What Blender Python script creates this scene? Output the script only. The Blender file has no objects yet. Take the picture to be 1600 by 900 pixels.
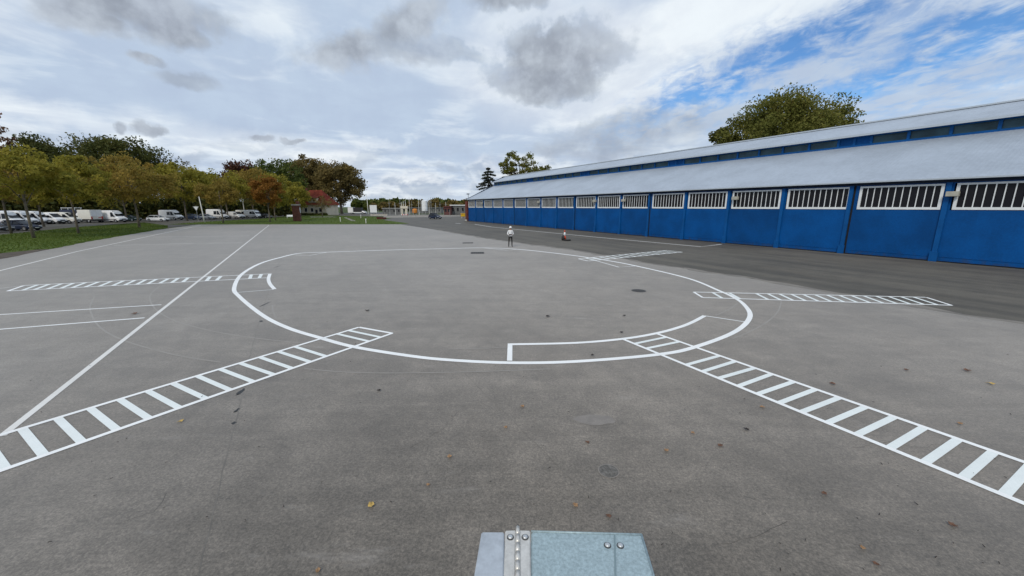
import bpy, bmesh, math, random
import numpy as np
from mathutils import Vector, Matrix

random.seed(7)
SC = bpy.context.scene
COL = SC.collection
R = math.radians

# ------------------------------------------------------------------ camera
FPX, HOR, CAMH = 600.0, 323.0, 3.4
PITCH = math.atan((450 - HOR) / FPX)
cd = bpy.data.cameras.new('camera'); cam = bpy.data.objects.new('camera', cd); COL.objects.link(cam)
cam.location = (0, 0, CAMH); cam.rotation_euler = (R(90) - PITCH, 0, 0)
cd.sensor_width = 36; cd.lens = 36 * FPX / 1600; cd.clip_start = 0.02; cd.clip_end = 6000
SC.camera = cam
SC.render.resolution_x, SC.render.resolution_y = 1024, 576
SC.view_settings.view_transform = 'Standard'; SC.view_settings.look = 'None'
SC.view_settings.exposure = 0.12; SC.view_settings.gamma = 1.0; SC.view_settings.use_curve_mapping = False
SC.cycles.max_bounces = 6; SC.cycles.transparent_max_bounces = 8
SC.cycles.use_denoising = True

CP, SP = math.cos(PITCH), math.sin(PITCH)
def ray(px, py):
    x, y = (px - 800) / FPX, -(py - 450) / FPX
    return Vector((x, CP + y * SP, -SP + y * CP))
def G(px, py, z=0.0, h=CAMH):
    """point of the level ground where the surveyed picture point lies"""
    d = ray(px, py); t = (z - h) / d.z
    return Vector((d.x * t, d.y * t, z))
def HT(px, py, base):
    d = ray(px, py); return CAMH + d.z * base.y / d.y
def AT(px, depth):
    """x position at a given depth (world y) on the ground near the horizon"""
    d = ray(px, HOR + CAMH * FPX / depth); return Vector((d.x * depth / d.y, depth, 0))
def AE(px, py):
    d = ray(px, py); return math.degrees(math.atan2(d.x, d.y)), math.degrees(math.asin(d.z / d.length))

# ------------------------------------------------------------------ node helpers
class NT:
    def __init__(s, tree): s.t = tree; s.n = tree.nodes; s.l = tree.links
    def _in(s, sock, v):
        if v is None: return
        if isinstance(v, bpy.types.NodeSocket): s.l.new(v, sock)
        else:
            if sock.type == 'RGBA' and isinstance(v, (tuple, list)) and len(v) == 3: v = (*v, 1)
            sock.default_value = v
    def m(s, op, a, b=None, c=None, clamp=False):
        n = s.n.new('ShaderNodeMath'); n.operation = op; n.use_clamp = clamp
        for i, v in enumerate((a, b, c)): s._in(n.inputs[i], v)
        return n.outputs[0]
    def vm(s, op, a, b=None):
        n = s.n.new('ShaderNodeVectorMath'); n.operation = op
        s._in(n.inputs[0], a); s._in(n.inputs[1], b); return n.outputs[0]
    def noise(s, vec, scale, detail=4, rough=.55, dist=0, col=False):
        n = s.n.new('ShaderNodeTexNoise'); s._in(n.inputs['Vector'], vec)
        n.inputs['Scale'].default_value = scale; n.inputs['Detail'].default_value = detail
        n.inputs['Roughness'].default_value = rough; n.inputs['Distortion'].default_value = dist
        return n.outputs['Color' if col else 'Fac']
    def ss(s, v, lo, hi, a=0., b=1.):
        n = s.n.new('ShaderNodeMapRange'); n.interpolation_type = 'SMOOTHSTEP'
        s._in(n.inputs['Value'], v); s._in(n.inputs['From Min'], lo); s._in(n.inputs['From Max'], hi)
        n.inputs['To Min'].default_value = a; n.inputs['To Max'].default_value = b
        return n.outputs[0]
    def mix(s, f, a, b, mode='MIX'):
        n = s.n.new('ShaderNodeMix'); n.data_type = 'RGBA'; n.blend_type = mode
        s._in(n.inputs[0], f); s._in(n.inputs[6], a); s._in(n.inputs[7], b); return n.outputs[2]
    def comb(s, x, y, z):
        n = s.n.new('ShaderNodeCombineXYZ')
        for i, v in enumerate((x, y, z)): s._in(n.inputs[i], v)
        return n.outputs[0]
    def sep(s, v):
        n = s.n.new('ShaderNodeSeparateXYZ'); s._in(n.inputs[0], v); return n.outputs
    def coord(s, which='Object'):
        return s.n.new('ShaderNodeTexCoord').outputs[which]
    def pos(s): return s.n.new('ShaderNodeNewGeometry').outputs['Position']
    def bump(s, h, strength, dist):
        n = s.n.new('ShaderNodeBump'); s._in(n.inputs['Height'], h)
        n.inputs['Strength'].default_value = strength; n.inputs['Distance'].default_value = dist
        return n.outputs[0]

# ------------------------------------------------------------------ world: cloudy daylight
SUN_EL, SUN_AZ = 42.0, 205.0      # azimuth clockwise from +Y
W = bpy.data.worlds.new('World'); SC.world = W; W.use_nodes = True; W.cycles.sampling_method = 'NONE'
w = NT(W.node_tree); w.n.clear()
sky = w.n.new('ShaderNodeTexSky'); sky.sky_type = 'NISHITA'; sky.sun_disc = False
sky.sun_elevation = R(SUN_EL); sky.sun_rotation = R(SUN_AZ); sky.altitude = 50; sky.air_density = 1; sky.dust_density = .6; sky.ozone_density = 1.5
SKY = 0.10
K = 1 / SKY
d3 = w.coord('Generated'); sx, sy, sz = w.sep(d3)
az = w.m('MULTIPLY', w.m('ARCTAN2', sx, sy), 57.29578)
el = w.m('MULTIPLY', w.m('ARCSINE', sz), 57.29578)
zc = w.m('ADD', w.m('MAXIMUM', sz, 0.0), 0.10)
plane = w.comb(w.m('DIVIDE', sx, zc), w.m('DIVIDE', sy, zc), 0.0)
nbig = w.noise(plane, .55, 4, .55, .3)
nmid = w.noise(plane, 1.7, 5, .6, .4)
nfin = w.noise(plane, 4.2, 5, .62, .6)
ae = w.comb(az, el, 0.0)
nw = w.noise(ae, .11, 4, .6)                # shapes the edges of the single clouds
nw2 = w.noise(ae, .30, 5, .6)
dn = w.n.new('ShaderNodeSeparateColor'); w.l.new(w.noise(ae, .16, 5, .6, 0, True), dn.inputs[0])
azd = w.m('ADD', az, w.m('MULTIPLY', w.m('SUBTRACT', dn.outputs[0], .5), 5.0))
eld = w.m('ADD', el, w.m('MULTIPLY', w.m('SUBTRACT', dn.outputs[1], .5), 4.0))
def blob(px, py, rx, ry, rot=0.0, a=azd, e=eld):
    """soft cloud body round one direction of the sky, radii in picture points (0.0955 deg each at centre)"""
    ca, ce = AE(px, py); a1, e1 = AE(px + 1, py); a2, e2 = AE(px, py - 1)
    sxx = math.hypot(a1 - ca, e1 - ce); syy = math.hypot(a2 - ca, e2 - ce)
    da = w.m('SUBTRACT', a, ca); de = w.m('SUBTRACT', e, ce)
    if rot:
        c_, s_ = math.cos(R(rot)), math.sin(R(rot))
        da, de = (w.m('ADD', w.m('MULTIPLY', da, c_), w.m('MULTIPLY', de, s_)),
                  w.m('SUBTRACT', w.m('MULTIPLY', de, c_), w.m('MULTIPLY', da, s_)))
    da = w.m('DIVIDE', da, rx * sxx); de = w.m('DIVIDE', de, ry * syy)
    d2 = w.m('ADD', w.m('MULTIPLY', da, da), w.m('MULTIPLY', de, de))
    return w.m('SUBTRACT', 1.0, w.m('SQRT', d2))          # 1 centre, 0 edge, <0 outside
def union(bl):
    r = bl[0]
    for b in bl[1:]: r = w.m('MAXIMUM', r, b)
    return r
# veil of thin cloud: pale blue grey to white
veil = w.ss(w.m('ADD', nbig, w.m('MULTIPLY', w.m('SUBTRACT', nmid, .5), .70)), .40, .76)
streak = union([blob(110, 190, 260, 20, -13), blob(420, 235, 230, 32, -4), blob(585, 222, 70, 11, -16), blob(1130, 20, 330, 95, 8), blob(1010, 150, 140, 60, 10), blob(420, 20, 90, 40)])
veil = w.m('ADD', veil, w.m('MULTIPLY', w.ss(streak, -.4, .9), .62), None, True)
dull = w.ss(union([blob(620, 190, 240, 70, -5), blob(420, 60, 150, 60), blob(60, 110, 120, 40, -10), blob(700, 235, 130, 22)]), -.4, .8)
veil = w.m('SUBTRACT', veil, w.m('MULTIPLY', dull, .38), None, True)
col = w.mix(veil, (.475 * K, .575 * K, .715 * K), (.78 * K, .84 * K, .89 * K))
# blue openings, mottled with small white clouds
gap = union([blob(1105, 138, 175, 26, 22), blob(1470, 84, 260, 34, 13), blob(1270, 62, 210, 36, 18), blob(1570, 20, 220, 46, 8), blob(1900, 30, 380, 110, 5), blob(1050, 166, 90, 18, 22)])
nmot = w.noise(w.vm('MULTIPLY', plane, (1.0, .62, 1.0)), 7.5, 5, .6, .5)
wide = union([blob(1420, 70, 440, 125, 9), blob(1120, 130, 230, 62, 20), blob(2000, 60, 500, 200)])
holes = w.m('MULTIPLY', w.ss(wide, -.25, .55), w.ss(w.m('ADD', w.m('MULTIPLY', nmot, .7), w.m('MULTIPLY', nfin, .3)), .56, .40))
gapm = w.m('MULTIPLY', w.ss(w.m('ADD', gap, w.m('MULTIPLY', w.m('SUBTRACT', nw2, .5), 1.8)), -.30, .60),
           w.ss(w.m('ADD', w.m('MULTIPLY', nfin, .5), w.m('MULTIPLY', nmot, .5)), .66, .44))
gapm = w.m('MAXIMUM', gapm, w.m('MULTIPLY', holes, .55))
skyb = w.vm('MULTIPLY', sky.outputs[0], (0.60, .92, 1.22))
col = w.mix(gapm, col, skyb)
# low cumulus near the horizon
lown = w.noise(w.comb(az, w.m('MULTIPLY', el, 1.9), 3.0), .13, 5, .58, .2)
low = w.m('MULTIPLY', w.ss(el, 10.0, 4.0), w.ss(lown, .44, .58))
lowt = w.noise(w.comb(az, w.m('MULTIPLY', w.m('SUBTRACT', el, .7), 1.9), 3.0), .13, 5, .58, .2)
lowsh = w.ss(w.m('SUBTRACT', lowt, lown), -.06, .09)
col = w.mix(w.m('MULTIPLY', low, .75), col, w.mix(lowsh, (.42 * K, .49 * K, .59 * K), (.84 * K, .87 * K, .89 * K)))
# heavier grey clouds
grey = union([blob(180, -5, 200, 52), blob(265, 45, 70, 34), blob(130, 25, 90, 30), blob(288, 126, 52, 17, 4), blob(545, 82, 80, 30, 10), blob(640, 40, 78, 40, 30), blob(660, 75, 100, 25),
              blob(865, 95, 120, 66, 10), blob(845, 135, 90, 34), blob(800, 0, 75, 26), blob(245, 211, 22, 10), blob(203, 208, 16, 8), blob(403, 214, 26, 6), blob(458, 221, 18, 5), blob(990, 205, 150, 40, 5), blob(930, 232, 120, 22),
              blob(230, 98, 36, 9, -8), blob(1060, 190, 60, 20)])
gm = w.ss(w.m('ADD', grey, w.m('MULTIPLY', w.m('SUBTRACT', nw2, .5), 1.35)), -.16, .50)
hi = w.m('MULTIPLY', w.ss(el, 27, 42), w.ss(w.noise(plane, .8, 7, .58, .3), .50, .66))
gm = w.m('MAXIMUM', gm, w.m('MULTIPLY', hi, .8))
gcol = w.mix(w.ss(w.m('ADD', nw, w.m('MULTIPLY', w.m('SUBTRACT', nw2, .5), .8)), .3, .72), (.29 * K, .325 * K, .38 * K), (.47 * K, .525 * K, .60 * K))
faint = w.ss(union([blob(990, 205, 190, 70), blob(290, 126, 70, 30), blob(690, 90, 110, 40)]), -.2, .4)
col = w.mix(w.m('MULTIPLY', gm, w.m('SUBTRACT', .92, w.m('MULTIPLY', faint, .42))), col, gcol)
# bright rim round the big grey cloud comes from thin white cloud beside it
rim = w.m('MULTIPLY', w.ss(blob(870, 105, 180, 110), -.2, .3), w.m('SUBTRACT', 1, w.ss(gm, 0, .5)))
col = w.mix(w.m('MULTIPLY', rim, .35), col, (.80 * K, .84 * K, .88 * K))
col = w.mix(w.ss(el, 3.0, 0.0, 0, .6), col, (.60 * K, .67 * K, .74 * K))
tex = w.m('ADD', .92, w.m('MULTIPLY', w.ss(w.m('ADD', w.m('MULTIPLY', nmid, .6), w.m('MULTIPLY', nw2, .4)), .34, .66), .10))   # uneven thickness of the cloud sheet
col = w.mix(1.0, col, w.comb(tex, tex, w.m('ADD', w.m('MULTIPLY', tex, .7), .3)), 'MULTIPLY')
bg = w.n.new('ShaderNodeBackground'); w.l.new(col, bg.inputs[0]); bg.inputs[1].default_value = SKY
wo = w.n.new('ShaderNodeOutputWorld'); w.l.new(bg.outputs[0], wo.inputs[0])

sd = bpy.data.lights.new('sun', 'SUN'); sun = bpy.data.objects.new('sun', sd); COL.objects.link(sun)
sd.energy = 1.7; sd.angle = R(16); sd.color = (1, .92, .80)
saz = R(SUN_AZ); sdir = Vector((math.sin(saz) * math.cos(R(SUN_EL)), math.cos(saz) * math.cos(R(SUN_EL)), math.sin(R(SUN_EL))))
sun.rotation_euler = sdir.to_track_quat('Z', 'Y').to_euler(); sun.location = (0, -20, 40)

# ------------------------------------------------------------------ materials
MATS = {}
def mat(name, c, rough=.6, metal=0., var=.0, vscale=3., fine=0., fscale=60., bump=0., bscale=30., spec=.5, c2=None, world=False, coat=0., drough=0., sheen=0.):
    if name in MATS: return MATS[name]
    M = bpy.data.materials.new(name); M.use_nodes = True; t = NT(M.node_tree)
    b = t.n['Principled BSDF']; MATS[name] = M
    b.inputs['Roughness'].default_value = rough; b.inputs['Metallic'].default_value = metal
    b.inputs['Specular IOR Level'].default_value = spec; b.inputs['Coat Weight'].default_value = coat
    b.inputs['Diffuse Roughness'].default_value = drough
    if sheen: b.inputs['Sheen Weight'].default_value = sheen; b.inputs['Sheen Roughness'].default_value = .45; b.inputs['Sheen Tint'].default_value = (1, .945, .88, 1)
    v = t.pos() if world else t.coord('Object')
    colr = (*c, 1)
    if var or fine or c2:
        n = t.noise(v, vscale, 5, .6)
        lo = tuple(x * (1 - var) for x in c); hi = c2 if c2 else tuple(min(1, x * (1 + var)) for x in c)
        colr = t.mix(t.ss(n, .3, .7), lo, hi)
        if fine:
            f = t.noise(v, fscale, 3, .7)
            colr = t.mix(1.0, colr, t.mix(t.ss(f, .25, .75), (1 - fine,) * 3, (1 + fine,) * 3), 'MULTIPLY')
        t.l.new(colr, b.inputs['Base Color'])
    else: b.inputs['Base Color'].default_value = colr
    if bump: t.l.new(t.bump(t.noise(v, bscale, 4, .6), bump, .01), b.inputs['Normal'])
    return M

def pad_material():
    M = bpy.data.materials.new('worn_concrete_asphalt'); M.use_nodes = True; t = NT(M.node_tree); b = t.n['Principled BSDF']
    p = t.pos()
    big = t.noise(p, .09, 5, .6, .4); mid = t.noise(p, .55, 6, .62, .3); small = t.noise(p, 4.5, 5, .65)
    agg = t.noise(p, 55, 3, .75); agg2 = t.noise(p, 170, 2, .7)
    x, y, z = t.sep(p)
    # sweeping and tyre streaks, across and along the pad
    st = t.noise(t.comb(t.m('MULTIPLY', x, .22), t.m('MULTIPLY', y, 2.2), 0), 1.0, 5, .65, .5)
    st2 = t.noise(t.comb(t.m('ADD', t.m('MULTIPLY', x, 1.6), t.m('MULTIPLY', y, .9)), t.m('MULTIPLY', t.m('SUBTRACT', y, x), .12), 4), 1.0, 5, .6, .3)
    f = t.m('ADD', t.m('MULTIPLY', big, .42), t.m('ADD', t.m('MULTIPLY', mid, .22), t.m('ADD', t.m('MULTIPLY', st, .22), t.m('MULTIPLY', st2, .14))))
    c = t.mix(t.ss(f, .39, .61), (.100, .088, .073), (.180, .160, .136))
    warm = t.noise(p, .35, 4, .6)
    c = t.mix(t.ss(warm, .45, .75, 0, .5), c, (.142, .122, .099))
    c = t.mix(1.0, c, t.mix(t.ss(small, .25, .75), (.90,) * 3, (1.09,) * 3), 'MULTIPLY')
    c = t.mix(1.0, c, t.mix(t.ss(agg, .28, .72), (.70,) * 3, (1.28,) * 3), 'MULTIPLY')
    c = t.mix(1.0, c, t.mix(t.ss(agg2, .3, .7), (.82,) * 3, (1.16,) * 3), 'MULTIPLY')
    g1 = t.noise(p, 15, 4, .7); g2 = t.noise(p, 30, 3, .7); bl = t.noise(p, 1.7, 5, .68, .6)
    c = t.mix(1.0, c, t.mix(t.ss(g1, .3, .7), (.84,) * 3, (1.17,) * 3), 'MULTIPLY')
    c = t.mix(1.0, c, t.mix(t.ss(g2, .3, .7), (.78,) * 3, (1.24,) * 3), 'MULTIPLY')
    c = t.mix(1.0, c, t.mix(t.ss(bl, .3, .7), (.86,) * 3, (1.14,) * 3), 'MULTIPLY')
    # scattered dark oil spots and pale scuffs
    sp = t.noise(p, 2.3, 2, .5); c = t.mix(t.ss(sp, .70, .80, 0, .35), c, (.07, .065, .06))
    sc = t.noise(t.comb(t.m('MULTIPLY', x, 1.0), t.m('MULTIPLY', y, 3.0), 9), .8, 5, .7); c = t.mix(t.ss(sc, .60, .80, 0, .45), c, (.33, .31, .285))
    t.l.new(c, b.inputs['Base Color'])
    b.inputs['Roughness'].default_value = .55; b.inputs['Specular IOR Level'].default_value = .5; b.inputs['Diffuse Roughness'].default_value = .6
    b.inputs['Sheen Weight'].default_value = .40; b.inputs['Sheen Roughness'].default_value = .45; b.inputs['Sheen Tint'].default_value = (1, .93, .85, 1)   # sheen added to brighten the far pad at grazing angles, like pale dust
    t.l.new(t.bump(t.m('ADD', agg, t.m('MULTIPLY', agg2, .5)), .35, .004), b.inputs['Normal'])
    MATS['pad'] = M; return M
def asphalt_material():
    M = bpy.data.materials.new('dark_asphalt'); M.use_nodes = True; t = NT(M.node_tree); b = t.n['Principled BSDF']
    p = t.pos(); x, y, z = t.sep(p)
    a = t.m('ADD', t.m('MULTIPLY', x, .883), t.m('MULTIPLY', y, .470)); s = t.m('SUBTRACT', t.m('MULTIPLY', x, .470), t.m('MULTIPLY', y, .883))
    st = t.noise(t.comb(t.m('MULTIPLY', s, .05), t.m('MULTIPLY', a, .9), 0), 1.0, 6, .65, .3)
    big = t.noise(p, .16, 5, .6); mid = t.noise(p, 1.2, 5, .6); agg = t.noise(p, 45, 3, .75)
    f = t.m('ADD', t.m('MULTIPLY', st, .5), t.m('ADD', t.m('MULTIPLY', big, .3), t.m('MULTIPLY', mid, .2)))
    c = t.mix(t.ss(f, .36, .64), (.047, .0425, .0335), (.102, .093, .074))
    c = t.mix(t.ss(t.noise(p, .22, 4, .6), .55, .75, 0, .35), c, (.115, .095, .068))
    c = t.mix(1.0, c, t.mix(t.ss(agg, .28, .72), (.72,) * 3, (1.28,) * 3), 'MULTIPLY')
    t.l.new(c, b.inputs['Base Color']); b.inputs['Roughness'].default_value = .66; b.inputs['Diffuse Roughness'].default_value = .8
    t.l.new(t.bump(agg, .35, .004), b.inputs['Normal'])
    MATS['asphalt'] = M; return M
def grass_material(name, a, bcol, dry):
    M = bpy.data.materials.new(name); M.use_nodes = True; t = NT(M.node_tree); b = t.n['Principled BSDF']
    p = t.pos()
    c = t.mix(t.ss(t.noise(p, .35, 6, .65), .3, .7), a, bcol)
    c = t.mix(t.ss(t.noise(p, .8, 5, .7), .52, .78, 0, .6), c, dry)
    c = t.mix(1.0, c, t.mix(t.ss(t.noise(p, 14, 4, .75), .25, .75), (.55,) * 3, (1.4,) * 3), 'MULTIPLY')
    t.l.new(c, b.inputs['Base Color']); b.inputs['Roughness'].default_value = .9; b.inputs['Specular IOR Level'].default_value = .15
    t.l.new(t.bump(t.noise(p, 9, 5, .7), .8, .05), b.inputs['Normal'])
    MATS[name] = M; return M
def paint_material(name, c, wear):
    M = bpy.data.materials.new(name); M.use_nodes = True; t = NT(M.node_tree); b = t.n['Principled BSDF']
    p = t.pos()
    k = t.mix(t.ss(t.noise(p, 1.4, 4, .6), .3, .7), tuple(v * .93 for v in c), c)
    wn = t.m('ADD', t.m('MULTIPLY', t.noise(p, 26, 5, .75), .7), t.m('MULTIPLY', t.noise(p, 2.0, 3, .6), .3))
    k = t.mix(t.ss(wn, .62 - wear * .16, .78 - wear * .12, 0, .25 + wear * .6), k, (.20, .19, .18))
    k = t.mix(1.0, k, t.mix(t.ss(t.noise(p, 60, 2, .7), .3, .7), (.94,) * 3, (1.02,) * 3), 'MULTIPLY')
    t.l.new(k, b.inputs['Base Color']); b.inputs['Roughness'].default_value = .5
    t.l.new(t.bump(t.noise(p, 70, 3, .7), .3, .003), b.inputs['Normal'])
    MATS[name] = M; return M
def leaf_material(name, cols, transl=.25):
    M = bpy.data.materials.new(name); M.use_nodes = True; t = NT(M.node_tree); b = t.n['Principled BSDF']
    a = t.n.new('ShaderNodeAttribute'); a.attribute_name = 'tint'; f = a.outputs['Fac']
    c = t.mix(t.ss(f, .0, .5), cols[0], cols[1]); c = t.mix(t.ss(f, .5, 1.0), c, cols[2])
    t.l.new(c, b.inputs['Base Color']); b.inputs['Roughness'].default_value = .7; b.inputs['Specular IOR Level'].default_value = .2
    tr = t.n.new('ShaderNodeBsdfTranslucent'); t.l.new(c, tr.inputs[0])
    mx = t.n.new('ShaderNodeMixShader'); mx.inputs[0].default_value = transl
    t.l.new(b.outputs[0], mx.inputs[1]); t.l.new(tr.outputs[0], mx.inputs[2])
    t.l.new(mx.outputs[0], t.n['Material Output'].inputs[0]); MATS[name] = M; return M
def glass_dark(name, c=(.015, .018, .022), rough=.08):
    return mat(name, c, rough, 0, spec=.6)

pad_material(); asphalt_material()
grass_material('verge_grass', (.058, .092, .014), (.085, .125, .020), (.115, .112, .030))
grass_material('field_grass', (.040, .066, .018), (.075, .095, .030), (.11, .095, .045))
paint_material('white_paint', (.88, .89, .88), .12); paint_material('old_paint', (.62, .61, .58), .55)
paint_material('rung_paint', (.79, .835, .82), .16); paint_material('line_paint', (.74, .73, .70), .3); paint_material('road_paint', (.60, .60, .57), .8)
mat('faint_chalk', (.215, .20, .18), .8, var=.12, vscale=2, world=True, sheen=.45)
mat('joint_dark', (.055, .05, .047), .9, var=.3, vscale=3, world=True, sheen=.45)
mat('joint_pale', (.27, .255, .232), .9, var=.2, vscale=3, world=True, sheen=.45)
mat('joint_mid', (.088, .08, .07), .9, var=.3, vscale=3, world=True, sheen=.3)
mat('faded_line', (.40, .385, .36), .8, var=.3, vscale=.8, world=True, sheen=.4)
mat('joint_soft', (.128, .118, .105), .9, var=.25, vscale=3, world=True, sheen=.45)
mat('tar', (.018, .018, .018), .5)
mat('soil', (.075, .058, .042), .95, var=.35, vscale=.9, fine=.3, fscale=18, world=True, bump=.6, bscale=8)
mat('path', (.24, .22, .19), .9, var=.2, vscale=.6, world=True)
mat('hangar_blue', (.0008, .064, .235), .55, spec=.15, var=.16, vscale=.5, fine=.10, fscale=9, bump=.15, bscale=6)
def weather(m):
    t = NT(MATS[m].node_tree); b = t.n['Principled BSDF']; src = b.inputs['Base Color'].links[0].from_socket
    oi = t.n.new('ShaderNodeObjectInfo'); v = t.coord('Object'); x, y, z = t.sep(v)
    k = t.m('ADD', .90, t.m('MULTIPLY', oi.outputs['Random'], .20)); c = t.vm('SCALE', src)
    c = t.mix(1.0, src, t.comb(k, k, k), 'MULTIPLY')
    st = t.noise(t.comb(t.m('MULTIPLY', x, 5.0), y, t.m('MULTIPLY', z, .22)), 1.0, 5, .65)
    c = t.mix(t.ss(st, .58, .82, 0, .14), c, (.03, .085, .17))          # rain streaks in the paint
    sp = t.m('ADD', t.noise(v, 3.0, 5, .7), t.m('MULTIPLY', z, -.55))
    c = t.mix(t.ss(sp, .32, .62, 0, .5), c, (.045, .047, .045))          # mud splashed up from the asphalt
    t.l.new(c, b.inputs['Base Color'])
weather('hangar_blue')
mat('hangar_blue_trim', (.001, .074, .255), .5, spec=.2, var=.14, vscale=.8)
mat('hangar_dark', (.004, .02, .06), .6)  # darkened blue; lintel and soffit carry the eave shade in this colour
mat('gap_black', (.006, .007, .009), .9)
mat('frame_white', (.74, .77, .78), .45, var=.06, vscale=2)
mat('roof_sheet', (.385, .435, .50), .5, metal=.25, var=.08, vscale=.35, fine=.06, fscale=4)
mat('roof_trim', (.46, .51, .56), .45, metal=.2)
mat('brick_red', (.12, .030, .022), .85, var=.35, vscale=1.5, fine=.3, fscale=14)
mat('brick_dark', (.115, .042, .028), .88, var=.3, vscale=1.2, fine=.3, fscale=16)
mat('window_glass', (.012, .012, .016), .25, spec=.18)
mat('car_glass', (.010, .012, .016), .12, spec=.28)
mat('clere_glass', (.030, .070, .092), .3, var=.35, vscale=.7, spec=.25)
mat('lamp_box', (.40, .39, .33), .6, var=.1)
mat('steel', (.52, .53, .53), .42, .75, var=.12, vscale=9, fine=.12, fscale=55)
mat('pole_grey', (.30, .31, .30), .55, .3, var=.12, vscale=3)
mat('pole_white', (.66, .66, .62), .5, var=.08)
mat('concrete_pale', (.44, .42, .38), .85, var=.18, vscale=2)
mat('rubber', (.014, .014, .015), .75)
mat('plastic_black', (.02, .02, .022), .5)
mat('rim_grey', (.42, .43, .44), .35, .6)
mat('headlight', (.62, .65, .68), .12, spec=.7)
mat('tail_red', (.42, .02, .015), .25)
mat('plate_white', (.7, .7, .66), .5)
for nm, c in dict(van_white=(.78, .79, .80), van_cream=(.72, .71, .65), car_white=(.72, .74, .75), car_navy=(.012, .020, .045), car_black=(.012, .013, .016), car_silver=(.40, .42, .45), car_green=(.02, .05, .048), car_blue=(.035, .055, .11), van_navy=(.02, .028, .06), lorry_white=(.78, .79, .79)).items():
    mat(nm, c, .35, coat=.3 if c[0] > .3 else .05, spec=.5 if c[0] > .3 else .3, var=.04, vscale=1.5)
mat('bark_grey', (.15, .125, .095), .95, var=.3, vscale=3, fine=.3, fscale=20, bump=.8, bscale=12)
mat('bark_dark', (.055, .042, .032), .95, var=.3, vscale=3)
leaf_material('leaf_olive', ((.16, .165, .028), (.30, .265, .042), (.42, .34, .06)), 0.5)
leaf_material('leaf_olive2', ((.17, .145, .036), (.29, .215, .048), (.40, .27, .06)), 0.5)
leaf_material('leaf_brown', ((.092, .076, .028), (.175, .134, .045), (.255, .185, .060)), .35)
leaf_material('leaf_orange', ((.16, .080, .018), (.26, .118, .022), (.32, .165, .03)), 0.4)
leaf_material('leaf_red', ((.035, .013, .010), (.070, .026, .016), (.11, .050, .022)), .2)
leaf_material('leaf_dark', ((.038, .052, .015), (.085, .094, .023), (.155, .135, .033)), 0.3)
leaf_material('leaf_green', ((.036, .060, .015), (.080, .108, .023), (.14, .15, .032)), 0.3)
leaf_material('leaf_pinkish', ((.10, .050, .032), (.19, .105, .060), (.24, .165, .085)), .3)
leaf_material('leaf_pale', ((.12, .115, .095), (.20, .19, .15), (.27, .25, .20)), .3)
leaf_material('leaf_willow', ((.075, .090, .020), (.150, .155, .032), (.235, .205, .052)), 0.4)
leaf_material('leaf_conifer', ((.018, .026, .018), (.036, .046, .030), (.07, .078, .05)), .1)
leaf_material('grass_blade', ((.055, .090, .012), (.085, .130, .018), (.125, .145, .028)), .35)

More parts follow.
